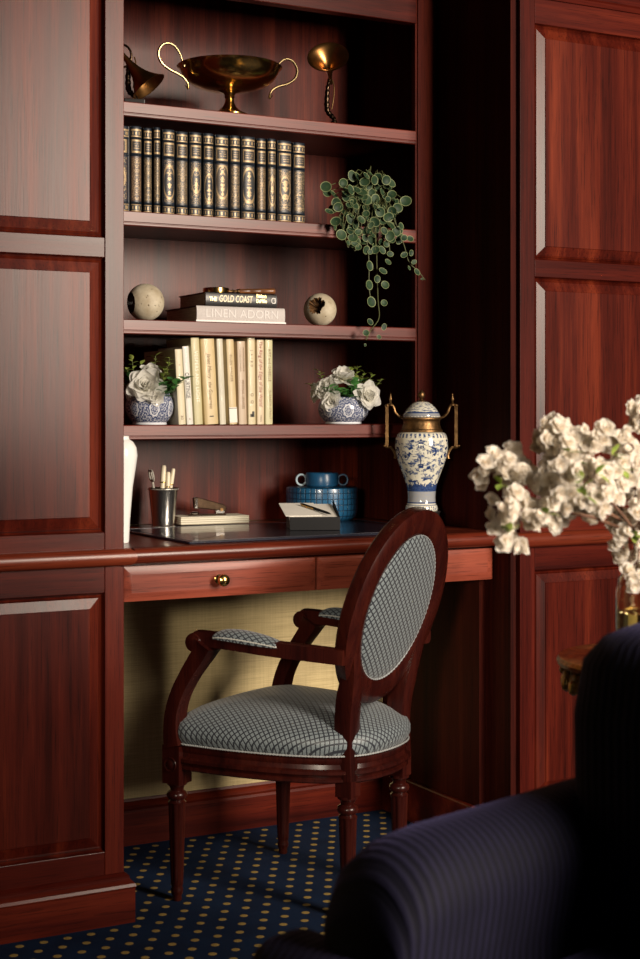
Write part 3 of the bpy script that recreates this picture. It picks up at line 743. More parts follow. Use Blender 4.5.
# ---- two stone spheres
def sphere_pts(mb, rad, seg=48, rg=32, hole=None, jag=0, seed=1):
    rn = random.Random(seed); hd = Vector(hole[0]).normalized() if hole else None
    xf = axis_xf((0, 0, rad), hd if hd else (0, 0, 1))
    a0 = hole[1] if hole else 0
    jj = [a0*(1+jag*rn.uniform(-1, 1)) for _ in range(seg)]
    rings = []
    for i in range(rg+1):
        f = i/rg; ring = []
        for j in range(seg):
            th = jj[j]+(math.pi-.001-jj[j])*f; a = 2*math.pi*j/seg
            ring.append((rad*math.sin(th)*math.cos(a), rad*math.sin(th)*math.sin(a), rad*math.cos(th)))
        rings.append(ring)
    mb.loft(rings, True, False, True, xf=xf)
    inner = []
    for k, (rr, dd) in enumerate(((1, 0), (.94, .10), (.80, .28), (.5, .42), (.2, .48), (.02, .5))):
        inner.append([(rad*math.sin(jj[j])*rr*math.cos(2*math.pi*j/seg), rad*math.sin(jj[j])*rr*math.sin(2*math.pi*j/seg), rad*math.cos(jj[j])-dd*rad) for j in range(seg)])
    return xf, inner
def stone(label, px, Y, rad, hole, jag, inner_mat, seed):
    t = thing('stone_sphere', label, 'ornament', (X_at(px, Y), Y, SH[2]+.0004), 0, 'pale stone spheres on the third shelf')
    m = MB(); xf, inner = sphere_pts(m, rad, hole=hole, jag=jag, seed=seed)
    m.build('shell', M['stone'], t, smooth=60)
    MB().loft(list(reversed(inner)), True, True, False, xf=xf).build('hollow', inner_mat, t, smooth=25)
    return t
stone('larger intact-looking pale stone sphere at the left end of the third shelf', 145.5, 3.262, .0435, ((-.96, -.02, -.05), .60), .03, M['hollow_dark'], 3)
stone('smaller pale stone sphere broken open to a brown crystal hollow, right of the book stack', 320, 3.255, .0405, ((-.75, -.80, .28), .52), .2, M['geode'], 5)

# ================================================================ TOP SHELF: TROPHY AND HORNS
zb = SH[0]+.0005
Yt = 3.256
tr = thing('trophy_bowl', 'wide brass two-handled trophy bowl on a stem foot, middle of the top shelf', 'trophy', (X_at(229.5, Yt), Yt, zb), R(2))
MB().lathe([(.0445, 0), (.0450, .003), (.043, .006), (.036, .009), (.026, .014), (.016, .024), (.0115, .034), (.0105, .043), (.013, .047), (.0115, .050), (.015, .056), (.028, .060), (.030, .062)], 48).build('foot', M['brass'], tr)
MB().lathe([(.0001, .060), (.03, .0603), (.060, .0655), (.088, .0755), (.106, .0885), (.1145, .1015), (.1185, .111), (.1235, .1155), (.1255, .1175), (.1235, .119), (.117, .116), (.112, .103), (.103, .091), (.085, .079), (.058, .069), (.0001, .064)], 64).build('bowl', M['brass'], tr)
MB().tube([(.0445*math.cos(a*math.pi/30), .0445*math.sin(a*math.pi/30), .004) for a in range(60)], [.0016 if a % 2 else .0009 for a in range(60)], 6, closed=True).build('beaded_rim', M['brass'], tr)
for sx in (1, -1):
    hp = spline([(.1205, 0, .110), (.129, 0, .134), (.142, 0, .150), (.158, 0, .156), (.175, 0, .149), (.184, 0, .131), (.178, 0, .111), (.158, 0, .096), (.136, 0, .088), (.120, 0, .080), (.110, 0, .068), (.108, 0, .054)], 6)
    n = len(hp); rad = [.0021+.0012*math.sin(math.pi*i/(n-1)) for i in range(n)]
    for i in range(n-6, n): rad[i] = .0022+.0022*(1-(n-1-i)/6)*(i < n-1)
    rad[-1] = .0006
    h = MB().tube([(sx*p.x, p.y, p.z) for p in hp], rad, 10)
    h.tube([(sx*.108, 0, .054), (sx*.117, 0, .064)], [.0020, .0006], 8)
    h.lathe([(.0001, -.006), (.005, -.003), (.0055, .002), (.003, .006), (.0001, .008)], 12, xf=Matrix.Translation((sx*.119, 0, .108)))
    h.build('handle', plain('pale brass handle', (.70, .52, .26), .22, 1), tr)
# horn ornaments: cast stem carrying a flared horn
def horn_profile(L, r0, r1, n=16, wall=.0012, ex=3.2):
    out = [(r0+(r1-r0)*(k/n)**ex, L*k/n) for k in range(n+1)]
    return [(.0001, 0)]+out+[(r1+.0012, L+.0006)]+[(max(r-wall, .0002), z+.0004) for r, z in reversed(out)]+[(.0001, .002)]
def horn_ornament(label, px, Y, rz, flip):
    t = thing('horn_ornament', label, 'ornament', (X_at(px, Y), Y, zb), rz, 'brass horn ornaments on the top shelf')
    MB().box(-.018, .030, -.020, .020, 0, .017 if flip else .008).build('base', M['black_base'], t, smooth=0, bevel=.002)
    sp = spline([(.010, 0, .008), (.012, 0, .018), (.004, 0, .028), (-.006, 0, .040), (-.008, 0, .060), (-.007, 0, .085), (-.005, 0, .105), (0, .006, .118)], 6)
    n = len(sp); m = MB().tube(sp, [.0032+.0035*math.sin(math.pi*min(1, i/n*1.05))+.0009*math.sin(i*1.7) for i in range(n)], 12)
    m.lathe([(.0001, 0), (.009, .003), (.008, .009), (.0001, .012)], 14, xf=Matrix.Translation((.010, 0, .007)))
    m.build('cast_stem', M['bronze_dark'], t)
    MB().tube(spline([(.004, 0, .045), (.009, -.001, .075), (.010, 0, .100), (.007, .004, .118)], 5), .0016, 8).build('rod', M['brass_dull'], t)
    d = Vector((-.46, -.70, .56)) if not flip else Vector((.52, -.34, -.78))
    d = Matrix.Rotation(-rz, 3, 'Z') @ d.normalized()
    c = Matrix.Rotation(-rz, 3, 'Z') @ ((pt(328, 57, 3.235) if not flip else pt(148.5, 87, 3.235))-t.location)
    L = .085 if not flip else .165
    r1 = .050 if not flip else .044
    MB().lathe(horn_profile(L, .0045, r1, ex=4.2 if flip else 3.0), 40, xf=axis_xf(c-d*L, d)).build('horn', M['copper'], t)
    if flip:
        lp = [Vector((-.020, 0, .118))+Vector((.020*math.cos(a), 0, .026*math.sin(a))) for a in [R(-110+20*k) for k in range(12)]]
        MB().tube(lp, .0028, 8).build('loop', M['bronze_dark'], t)
    else:
        e_ = c-d*L; MB().tube(spline([Vector((-.002, .004, .112)), Vector((0, .012, .120)), (e_+Vector((0, .01, .118)))/2, e_-d*.002, e_+d*.006], 5), .0048, 10).build('neck', M['copper'], t)
    return t
horn_ornament('brass gramophone-shaped horn facing the room, right of the trophy bowl', 330, 3.262, R(-18), False)
horn_ornament('dark brass horn tipped down beside the left cabinet edge, left of the trophy bowl', 131.5, 3.262, R(-18), True)

# ================================================================ POTTED SILK FLOWERS ON THE FOURTH SHELF
def sprig(mb, base, tip, n, L, W, seed, st=None):
    rg = random.Random(seed); b, e = Vector(base), Vector(tip)
    if st is not None: st.tube([b, (b+e)/2+Vector((0, 0, .003)), e], .0009, 6)
    for k in range(n):
        f = (k+1)/n; p = b+(e-b)*f
        a = 2.4*k+rg.uniform(-.3, .3)
        d = Vector((math.cos(a), math.sin(a)*.8-.25, rg.uniform(.1, .8)))
        leaf(mb, axis_xf(p, Vector((0, 0, 1))) @ d.to_track_quat('Y', 'Z').to_matrix().to_4x4(), L*rg.uniform(.7, 1.1), W*rg.uniform(.8, 1.1), .3, -.15, .75)
def planter(label, px, Y, rad, h, rz, flowers, greens, limes, seed):
    t = thing('flower_planter', label, 'planter', (X_at(px, Y), Y, SH[3]+.0004), rz, 'blue and white planters of silk flowers')
    pf = [(.70, 0), (.72, .03), (.70, .08), (.80, .14), (.95, .35), (1.0, .55), (.97, .75), (.86, .93), (.82, 1.0), (.78, 1.0), (.80, .92), (.9, .72), (.9, .5), (.7, .2), (.0001, .18)]
    o = MB().lathe([(r*rad, z*h) for r, z in pf[:9]], 56); o.build('pot', M['pot'], t)
    MB().lathe([(r*rad, z*h) for r, z in pf[8:]], 40).build('pot_lining', plain('pale glaze', (.6, .62, .66), .3), t)
    for k, (x, y, z, r, d) in enumerate(flowers):
        m = MB(); bloom(m, axis_xf((x, y, z), d), r, [(7, 8, 1.0, .95), (7, 32, .85, .9), (6, 56, .68, .8), (5, 76, .5, .6)], seed+k)
        m.build('flower', M['peony'], t, smooth=60)
    g, st = MB(), MB()
    for k, (b, e, n) in enumerate(greens): sprig(g, b, e, n+3, .0290, .0190, seed*3+k, st)
    g.build('green_leaves', M['green_leaf'], t, smooth=60)
    g = MB()
    for k, (b, e, n) in enumerate(limes): sprig(g, b, e, n+6, .0165, .0115, seed*5+k, st)
    g.build('sprigs', M['lime_leaf'], t, smooth=60)
    st.build('stems', M['stem'], t)
planter('blue medallion planter with one large white flower, against the left cabinet', 149.5, 3.262, .0560, .074, R(-22),
    [(-.008, -.040, .088, .047, (-.05, -1, .35)), (.004, -.020, .122, .026, (.1, -.6, .9)), (.014, -.050, .064, .024, (.15, -1, -.1)), (-.036, -.030, .075, .024, (-.7, -.8, .1))],
    [((.02, -.02, .07), (.034, -.045, .098), 8), ((.02, -.02, .06), (.052, -.052, .098), 8), ((.02, -.03, .06), (.038, -.052, .072), 7), ((.03, -.03, .07), (.078, -.068, .104), 8), ((.03, -.01, .07), (.020, -.045, .088), 5), ((.03, -.02, .07), (.056, -.055, .082), 6), ((-.03, 0, .07), (-.05, -.01, .12), 6), ((-.03, 0, .07), (-.042, -.02, .10), 6)],
    [((.01, 0, .07), (.014, 0, .160), 12), ((.03, -.02, .07), (.046, -.062, .152), 13), ((.02, -.02, .07), (.036, -.06, .128), 11), ((-.03, 0, .07), (-.040, -.01, .150), 14), ((-.03, 0, .07), (-.052, -.015, .128), 10), ((-.02, 0, .07), (-.02, .01, .14), 9)], 11)
planter('blue medallion planter crowded with several white flowers, below the trailing plant', 343.5, 3.268, .0635, .066, R(-30),
    [(-.040, -.028, .086, .036, (-.55, -.9, .5)), (.000, -.012, .112, .036, (.05, -.6, .9)), (.056, -.030, .068, .040, (.6, -.9, .2)), (-.026, -.048, .056, .030, (-.25, -1, -.1)), (-.062, -.02, .078, .028, (-.9, -.5, .1)), (-.012, .00, .104, .034, (-.3, -.3, 1))],
    [((0, -.02, .06), (.004, -.055, .082), 9), ((0, -.02, .06), (-.020, -.056, .074), 8), ((.01, -.02, .06), (.028, -.052, .088), 9), ((.01, -.02, .06), (.018, -.058, .066), 8), ((0, -.02, .06), (-.034, -.05, .088), 7), ((.02, -.01, .06), (.034, -.04, .106), 8)],
    [((.03, 0, .06), (.034, -.005, .142), 13), ((.03, 0, .06), (.052, -.01, .128), 11), ((-.03, 0, .06), (-.062, 0, .132), 11), ((-.05, 0, .06), (-.082, -.01, .098), 8), ((.04, 0, .06), (.072, -.005, .122), 11), ((.05, 0, .06), (.094, -.01, .108), 7), ((.02, 0, .06), (.018, 0, .135), 10)], 23)

# ================================================================ TRAILING PLANT
Yp = 3.275
tp = thing('trailing_plant', 'variegated trailing plant in a dark pot hanging over the right end of the second shelf', 'plant', (X_at(366, Yp), Yp, SH[1]+.0005), 0)
MB().lathe([(.036, 0), (.040, .004), (.050, .055), (.053, .057), (.053, .064), (.049, .064), (.046, .050), (.0001, .048)], 32).build('pot', plain('dark pot', (.03, .022, .02), .5), tp)
lv, vn = MB(), MB(); rg = random.Random(5); o0 = tp.location
def put(px, py, Y, size, tilt=None):
    p = pt(px, py, Y)-o0
    n = Vector((rg.uniform(-.9, .8), -1, rg.uniform(-.3, 1.1))) if tilt is None else Vector(tilt)
    q = n.to_track_quat('Z', 'Y').to_matrix().to_4x4()
    coin(lv, Matrix.Translation(p) @ q @ Matrix.Rotation(rg.uniform(0, 6.28), 4, 'Z') @ T(0, -size, 0), size*rg.uniform(.66, 1), size, rg.uniform(.1, .3))
    return p
crown = [(326,187),(333,195),(343,183),(338,207),(345,214),(329,212),(352,202),(350,190),(358,178),(363,188),(366,176),(374,180),(378,186),(372,193),(364,197),(382,192),(388,188),(392,195),(396,203),(386,205),(377,208),(366,208),(358,209),(352,216),(361,220),(370,218),(380,219),(388,217),(395,212),(400,206),(341,220),(347,229),(336,222),(358,232),(367,231),(376,229),(384,231),(392,226),(353,238),(363,242),(372,240),(381,242),(390,236),(398,231),(355,226),(349,206),(360,200),(391,183),(384,178),(369,186),(356,190),(346,196),(375,200),(366,214),(393,217),(380,212),(371,225),(384,224)]
for (x, y) in crown+[(c_[0]+rg.uniform(-6, 6), c_[1]+rg.uniform(-5, 9)) for c_ in crown]:
    Yl = 3.205-.045*rg.random()-.025*math.cos((x-365)/40); sz = rg.uniform(.0095, .0155)
    p = put(x, y, Yl, sz)
    vn.tube(spline([(p.x*.2, p.y*.2, .06), (p.x*.6, p.y*.75, max(p.z+.02, .07)), p], 3), .0008, 5)
strands = [
 ([(360,205),(356,230),(354,250),(359,247)], [(355,244,.010),(358,232,.011),(354,240,.008)]),
 ([(366,205),(367,240),(369,262),(369,285),(371,303)], [(369,266,.0125),(369,285,.0125),(371,302,.0135),(366,250,.012),(365,238,.010),(370,252,.007)]),
 ([(372,205),(376,240),(377,270),(378,300),(379,318),(371,330),(366,340)], [(382,250,.0115),(383,271,.011),(377,279,.0095),(385,285,.0105),(388,262,.009),(384,303,.0085),(370,322,.009),(366,333,.0085),(384,327,.009),(379,337,.006),(365,345,.004)]),
 ([(388,205),(396,225),(404,245),(409,262),(418,271),(425,280)], [(396,232,.012),(404,238,.0105),(410,239,.0095),(404,255,.010),(411,253,.008),(414,262,.008),(417,272,.0095),(409,268,.006),(422,279,.004),(401,226,.009)]),
 ([(346,210),(344,232),(348,247),(350,243)], [(350,231,.0105),(348,243,.007),(357,241,.010)]),
 ([(380,210),(388,236),(390,256)], [(392,240,.010),(390,254,.0095),(386,244,.009)])]
for path, lvs in strands:
    P = [pt(x, y, 3.165)-o0 for x, y in path]
    vn.tube(spline([(0, -.02, .062)]+P, 5), .0011, 6)
    for x, y, s_ in lvs: put(x, y, 3.16-.012*rg.random(), s_, (rg.uniform(-.35, .35), -1, rg.uniform(-.1, .45)))
lv.build('leaves', M['coin_leaf'], tp, smooth=60); vn.build('stems', M['stem'], tp)
# ================================================================ ON THE DESK
zd = ZT+.0004
# blotter
bl = thing('desk_blotter', 'black leather desk blotter lying across the desk top', 'blotter', (1.248, 2.952, zd), R(1.5))
MB().box(0, .66, 0, .40, 0, .0055).build('pad', M['blotter'], bl, smooth=0, bevel=.002)
f = MB()
for a in ((.012, .648, .012, .0135), (.012, .648, .3865, .388), (.012, .0135, .012, .388), (.6465, .648, .012, .388)): f.box(*a, .0054, .0060)
f.build('stitched_line', plain('tooled line', (.03, .03, .045), .4), bl, smooth=0)
# white porcelain vase half behind the left cabinet
wv = thing('white_vase', 'slender white porcelain vase mostly hidden behind the left cabinet edge', 'vase', (1.134, 3.06, zd), 0)
MB().lathe([(.017, 0), (.018, .004), (.020, .05), (.026, .12), (.033, .165), (.0362, .188), (.034, .205), (.027, .217), (.0185, .223), (.0175, .228), (.019, .230), (.016, .230), (.014, .221), (.0001, .21)], 40).build('body', M['white_porcelain'], wv)
# julep cup, pens, letter opener
Yc = 3.398
cup = thing('silver_cup', 'polished silver beaker holding pens, left side of the desk', 'cup', (X_at(163.3, Yc), Yc, zd+.0002), 0)
MB().lathe([(.0275, 0), (.0285, .002), (.0275, .005), (.0265, .006), (.0352, .091), (.0365, .093), (.0370, .096), (.0358, .098), (.0340, .096), (.0255, .010), (.0001, .008)], 56).build('body', M['silver'], cup)
for z, r in ((.0035, .0283), (.0945, .0368)):
    MB().tube([(r*math.cos(a*math.pi/36), r*math.sin(a*math.pi/36), z) for a in range(72)], [.0013 if a % 2 else .0007 for a in range(72)], 6, closed=True).build('beaded_band', M['silver_old'], cup)
def in_cup(name, label, cat, tx, ty, mb_parts, group=None, bx=0, by=0, zbase=.0118):
    d = Vector((tx-bx, ty-by, .128-zbase)).normalized()
    t = bpy.data.objects.new(name, None); t.empty_display_size = .03; C.objects.link(t)
    t.location = Vector(cup.location)+Vector((bx, by, zbase)); t.rotation_euler = d.to_track_quat('Z', 'Y').to_euler()
    tag(t, label, cat, group)
    for nm, m, mt in mb_parts: m.build(nm, mt, t)
    return t
def pen_parts(L, r):
    return [('barrel', MB().lathe([(.0006, 0), (.002, .008), (r*.9, .022), (r, .03), (r, L*.70)], 16), M['ivory']),
            ('cap', MB().lathe([(r*1.12, L*.70), (r*1.15, L*.72), (r*1.08, L-.004), (r*.8, L), (.0001, L+.0005)], 16), M['ivory']),
            ('ring', MB().lathe([(r*1.2, L*.695), (r*1.25, L*.70), (r*1.25, L*.712), (r*1.2, L*.717)], 16), M['brass'])]
G = 'ivory pens in the silver cup'
in_cup('pen', 'tallest ivory pen, leftmost in the silver cup', 'pen', .004, .010, pen_parts(.140, .0058), G, -.006, .004)
in_cup('pen', 'short ivory pen in the middle of the three in the silver cup', 'pen', .0145, .004, pen_parts(.124, .0050), G, .006, -.004)
in_cup('pen', 'ivory pen leaning right in the silver cup', 'pen', .0275, .008, pen_parts(.133, .0046), G, .010, .010)
lo = MB()
for sx in (-1, 1):
    lo.tube([(sx*.0062+.0075*math.cos(a), 0, .118+.0135*math.sin(a)) for a in [2*math.pi*k/18 for k in range(18)]], .0023, 8, closed=True)
lo.tube([(0, 0, .085), (0, 0, .108)], .0030, 8); lo.lathe([(.0001, -.004), (.004, 0), (.0001, .004)], 10, xf=T(0, 0, .106))
in_cup('scissors', 'chased silver scissors with looped handles standing in the silver cup', 'scissors', -.031, .000,
       [('handles', lo, M['silver_old']), ('blades', MB().loft([[(-.004, -.0008, .088), (.004, -.0008, .088), (.004, .0008, .088), (-.004, .0008, .088)], [(-.0006, -.0004, .001), (.0006, -.0004, .001), (.0006, .0004, .001), (-.0006, .0004, .001)]], True, True, True), M['chrome'])], None, -.008, 0)
# notepads and stapler
pd = thing('notepad_stack', 'stack of cream notepads lying behind the blotter under the stapler', 'notepad', (X_at(181, 3.39), 3.39, zd+.0058), R(-4))
MB().box(0, .178, 0, .085, 0, .019).build('sheets', M['pad'], pd, smooth=0, bevel=.0008)
st = thing('stapler', 'small dark steel stapler standing on the cream notepads', 'stapler', (X_at(207, 3.43), 3.425, zd+.0058+.0193), R(-10))
MB().box(-.048, .045, -.010, .010, 0, .0035).build('base', M['bronze_dark'], st, smooth=0, bevel=.0015)
MB().lathe([(.011, 0), (.012, .003), (.009, .006), (.0001, .0065)], 20, xf=T(-.034, 0, .0035)).build('anvil', M['chrome'], st)
a = MB().prism([(-.036, .020), (.044, .009), (.047, .020), (.038, .027), (-.030, .046), (-.038, .044)], -.008, .008); a.build('arm', M['bronze_dark'], st, smooth=0, bevel=.002)
MB().prism([(-.036, .018), (-.026, .016), (-.024, .043), (-.036, .046)], -.008, .008).build('head', M['chrome'], st, smooth=0, bevel=.002)
MB().prism([(.018, .0035), (.040, .0035), (.046, .016), (.020, .022)], -.0075, .0075).build('hinge', M['chrome'], st, smooth=0, bevel=.0015)
MB().tube([(.033, -.011, .014), (.033, .011, .014)], .004, 12).build('pivot_pin', M['brass_dull'], st)
# slanted memo tray
q = ptd(291, 533, 3.49)
ty = thing('memo_tray', 'black slanted memo tray on the blotter holding white paper', 'tray', (q.x, q.y, zd+.0060), R(-22))
W, Dp, h0, h1 = .112, .135, .029, .052
MB().loft([[(0, 0, 0), (W, 0, 0), (W, Dp, 0), (0, Dp, 0)], [(0, 0, h0-.010), (W, 0, h0-.010), (W, Dp, h1-.010), (0, Dp, h1-.010)]], True, True, True).build('base', M['black'], ty, smooth=0, bevel=.001)
MB().box(-.003, W+.003, -.003, 0, 0, h0+.002).build('front_lip', M['black'], ty, smooth=0, bevel=.0008)
for x in (W, ):
    MB().loft([[(x, 0, 0), (x+.003, 0, 0), (x+.003, Dp, 0), (x, Dp, 0)], [(x, 0, h0+.002), (x+.003, 0, h0+.002), (x+.003, Dp, h1+.010), (x, Dp, h1+.010)]], True, True, True).build('side_wall', M['black'], ty, smooth=0, bevel=.0008)
sl = math.atan2(h1-h0, Dp)
pa = thing('paper_stack', 'white memo sheets lying in the slanted black tray', 'paper', (q.x, q.y, zd+.0060), R(-22))
o = MB().box(-.002, W-.002, .001, Dp+.012, 0, .0085).build('sheets', M['paper'], pa, smooth=0)
o.location = (0, 0, h0-.0095); o.rotation_euler = (sl, 0, 0)
o = MB().box(-.010, .075, .020, Dp+.016, .0088, .0100).build('top_sheet', M['paper'], pa, smooth=0)
o.location = (0, 0, h0-.0095); o.rotation_euler = (sl, 0, R(3))
pn = thing('pen', 'slim black and gold pen lying across the white memo sheets', 'pen', (q.x, q.y, zd+.0060), R(-22))
def onslope(x, y): return Vector((x, y*math.cos(sl), h0-.0095+y*math.sin(sl)+.0140))
pa_, pb_ = onslope(.096, .016), onslope(.034, .122)
dx = (pb_-pa_).length; fx = axis_xf(pa_, pb_-pa_)
MB().lathe([(.0006, 0), (.0024, .010), (.0031, .018), (.0033, dx*.55)], 14, xf=fx).build('barrel', M['black'], pn)
MB().lathe([(.0034, dx*.55), (.0034, dx-.006), (.0022, dx), (.0001, dx+.0005)], 14, xf=fx).build('cap', M['brass'], pn)
# blue woven leather jar
Yj = 3.405
jr = thing('blue_jar', 'round blue woven-leather jar with ring-handled lid, behind the memo tray', 'jar', (X_at(322, Yj), Yj, zd+.003), R(-28))
MB().lathe([(.070, 0), (.081, .004), (.088, .012), (.0915, .024), (.0925, .076), (.0915, .0845), (.087, .0875), (.0001, .088)], 72).build('body', M['woven'], jr)
ld = MB().lathe([(.040, .0885), (.041, .090), (.0415, .094), (.0425, .119), (.0405, .1225), (.036, .1215), (.034, .117), (.0001, .116)], 56).build('lid', M['blue'], jr)
MB().lathe([(.0830, 0), (.0832, .001), (.0832, .003), (.0830, .004)], 8).v
for sx in (-1, 1):
    MB().tube([(sx*.0535+.0122*math.cos(a), 0, .1045+.0135*math.sin(a)) for a in [2*math.pi*k/28 for k in range(28)]], .0027, 10, closed=True).build('ring_handle', M['blue_pale'] if sx < 0 else M['blue'], ld)
# porcelain urn with bronze mounts
K = .00038; Yv = 3.10
uz = pt(421.5, 511, Yv).z
ur = thing('porcelain_urn', 'lidded blue and white porcelain urn with bronze handles at the right of the desk', 'urn', (X_at(421.5, Yv), Yv, zd), R(-32.8))
zo = uz-zd
def zz(y): return zo+(835-y)*K
MB().lathe([(.046, 0), (.047, .004), (.044, .008), (.043, zo-.006), (.046, zo-.002), (.046, zo)], 40).build('stand', M['black_base'], ur)
body = [(98, 834), (103, 830), (104, 815), (100, 800), (92, 788), (90, 770), (89, 745), (92, 700), (98, 670), (110, 630), (125, 590), (141, 550), (155, 510), (165, 470), (169, 435), (169, 400), (165, 370), (157, 345), (146, 335), (132, 331)]
bp = [(r*K, zz(y)) for r, y in body]
MB().lathe(bp, 72).build('body', M['willow'], ur, smooth=60)
col = [(128, 332), (134, 328), (134, 318), (126, 312), (124, 300), (118, 285), (117, 262), (121, 252), (128, 248), (128, 240), (118, 238), (105, 238)]
MB().lathe([(r*K, zz(y)) for r, y in col], 56).build('collar', M['brass_dull'], ur, smooth=40)
lidp = [(118, 237), (121, 232), (115, 215), (103, 195), (88, 175), (68, 155), (48, 142), (38, 138), (20, 136)]
ld = MB().lathe([(r*K, zz(y)) for r, y in lidp], 56).build('lid', M['willow'], ur, smooth=60)
fn = [(24, 137), (26, 132), (14, 126), (10, 118), (16, 114), (22, 105), (24, 94), (19, 80), (10, 70), (5, 64), (.3, 60)]
MB().lathe([(r*K, zz(y)) for r, y in fn], 24).build('finial', M['brass_dull'], ld)
for sx in (1, -1):
    def P(x, y): return (sx*(x-328)*K, 0, zz(y))
    h = MB()
    h.tube([P(548, 168), P(548, 420)], 10*K, section=[(-1, -1), (1, -1), (1, 1), (-1, 1)], up=(0, 1, 0))
    h.tube(spline([P(548, 160), P(520, 158), P(505, 175), P(495, 205), P(470, 232), P(446, 240)], 5), 8.5*K, 8)
    h.tube(spline([P(560, 418), P(545, 428), P(522, 430), P(505, 455), P(496, 480), P(500, 500)], 5), 8*K, 8)
    h.lathe([(.0001, 0), (14*K, .001), (15*K, .004), (9*K, .007), (5*K, .010), (9*K, .014), (10*K, .018), (5*K, .023), (3*K, .028), (.0001, .032)], 14, xf=T(sx*(525-328)*K, 0, zz(165)))
    for x, y, r in ((548, 164, 14), (548, 424, 15), (565, 420, 9), (524, 428, 9)):
        h.lathe([(.0001, -r*K), (r*K*.8, -r*K*.6), (r*K, 0), (r*K*.8, r*K*.6), (.0001, r*K)], 12, xf=T(sx*(x-328)*K, 0, zz(y)))
    h.build('handle', M['brass_dull'], ur)
    sp = [(sx*(r*K+.0012), 0, z) for r, z in bp[3:-3]]
    MB().tube(sp, [.0042 if 2 < i < len(sp)-1 else .0062 for i in range(len(sp))], 8).build('mount_strap', M['brass_dull'], ur)
# painted pagoda scene wrapped on the body
def rad_at(z):
    for (r0, z0), (r1, z1) in zip(bp, bp[1:]):
        if z0 <= z <= z1: return r0+(r1-r0)*(z-z0)/(z1-z0) if z1 > z0 else r0
    return bp[-1][0]
def paint(mb, polys, a0):
    for poly in polys:
        n = 1
        idx = []
        for x, y in poly:
            z = zz(y); r = rad_at(z)+.0005; a = a0+(x-345)*K/ .0625
            idx.append(mb.vert((r*math.cos(a), r*math.sin(a), z)))
        mb.face(idx)
def rect(x0, y0, x1, y1): return [(x0, y0), (x1, y0), (x1, y1), (x0, y1)]
pag = [[(318,392),(372,392),(360,382),(330,382)], rect(330,392,360,402), [(310,412),(380,412),(364,402),(326,402)], rect(328,412,334,430), rect(342,412,348,430), rect(356,412,362,430), [(312,438),(378,438),(366,430),(324,430)], rect(322,438,368,444),
       [(338,382),(352,382),(345,370)], rect(290,445,400,452), [(268,452),(290,470),(330,478),(300,486),(262,470)], [(330,480),(420,470),(445,455),(440,478),(400,494),(340,496)], rect(378,440,425,446), rect(385,446,390,468), rect(402,446,407,466), rect(418,446,423,462),
       [(412,420),(440,428),(450,460),(438,462),(430,440),(410,430)], [(262,430),(290,420),(300,432),(270,444)], [(280,380),(300,376),(304,388),(286,392)], [(256,470),(268,465),(276,480),(264,486)],
       rect(340,496,346,540), [(318,540),(370,540),(360,530),(328,530)], rect(326,540,362,556), [(300,556),(392,556),(380,576),(312,574)], [(385,548),(410,540),(415,560),(392,568)], rect(296,500,330,505), [(246,520),(290,528),(280,536),(252,532)],
       [(395,385),(408,380),(412,400),(400,404)], [(225,480),(240,470),(246,490),(232,496)]]
m = MB()
for a0 in (-90, 0, 90, 180): paint(m, pag, R(a0))
m.build('painted_scene', M['cobalt'], ur, smooth=0)

# ================================================================ SALON CHAIR
FL, FR = ptd(177, 900, 1575/488.), ptd(283, 853, 1575/441.)
o = (FL+FR)/2; ex = (FR-FL); hw = ex.length/2
ch = thing('armchair', 'oval-back mahogany armchair with blue grey lattice upholstery, drawn up to the desk', 'chair', (o.x, o.y, 0), math.atan2(ex.y, ex.x))
LEG = [(.0001, 0), (.0095, 0), (.0105, .004), (.0095, .010), (.0125, .016), (.0135, .024), (.0115, .030), (.0135, .036), (.0142, .050), (.0192, .205), (.0200, .212), (.0150, .217), (.0212, .222), (.0225, .228), (.0205, .234), (.0140, .238), (.0160, .246), (.0215, .250), (.0220, .256)]
def leg(x, y, front):
    b = .0225 if front else .019
    m = MB().lathe(LEG, 40, flute=(.048, .207, 8, .16)).box(-b, b, -b, b, .254, .336 if front else .30)
    if front:
        m.lathe([(.0001, 0), (.016, 0), (.015, .003), (.011, .0015), (.006, .004), (.0001, .0045)], 20, xf=axis_xf((0, b, .296), (0, 1, 0)))
        m.lathe([(.0001, 0), (.016, 0), (.015, .003), (.011, .0015), (.006, .004), (.0001, .0045)], 20, xf=axis_xf((b if x > 0 else -b, 0, .296), (1 if x > 0 else -1, 0, 0)))
    l = m.build('leg', M['wood_chair'], ch, smooth=40); l.location = (x, y, 0)
BX = .108; BY = -.372
for x, y, fr in ((-hw, 0, 1), (hw, 0, 1), (-BX, BY, 0), (BX, BY, 0)): leg(x, y, fr)
half = [(0, .040), (.10, .034), (.165, .020), (.205, -.015), (.207, -.06), (.203, -.13), (.190, -.21), (.168, -.29), (.135, -.355), (.085, -.398), (0, -.412)]
outl = spline([(x, y, 0) for x, y in half]+[(-x, y, 0) for x, y in reversed(half[1:-1])], 4, closed=True)
def offs(d, z, sc=1.0):
    n = len(outl); c = Vector((0, -.19, 0)); r = []
    for i in range(n):
        tt = (outl[(i+1) % n]-outl[i-1]).normalized(); nn = Vector((-tt.y, tt.x, 0))
        if nn.dot(outl[i]-c) < 0: nn = -nn
        p = c+(outl[i]+nn*d-c)*sc; r.append((p.x, p.y, z))
    return r
rp = [(-.02, .284), (.004, .284), (.008, .287), (.008, .292), (.004, .295), (.006, .299), (.012, .303), (.012, .309), (.005, .313), (.003, .322), (.006, .328), (.006, .333), (0, .337), (-.02, .337)]
MB().loft([offs(d, z) for d, z in rp], True, True, True).build('seat_rail', M['wood_chair'], ch, smooth=30)
def seat_uv(p):
    x, y = p[0], p[1]+.19; r = max(math.hypot(x, y), 1e-4); f = 1+(.4315-p[2])*.9/r*min(1, r/.1)
    return (x*f, y*f)
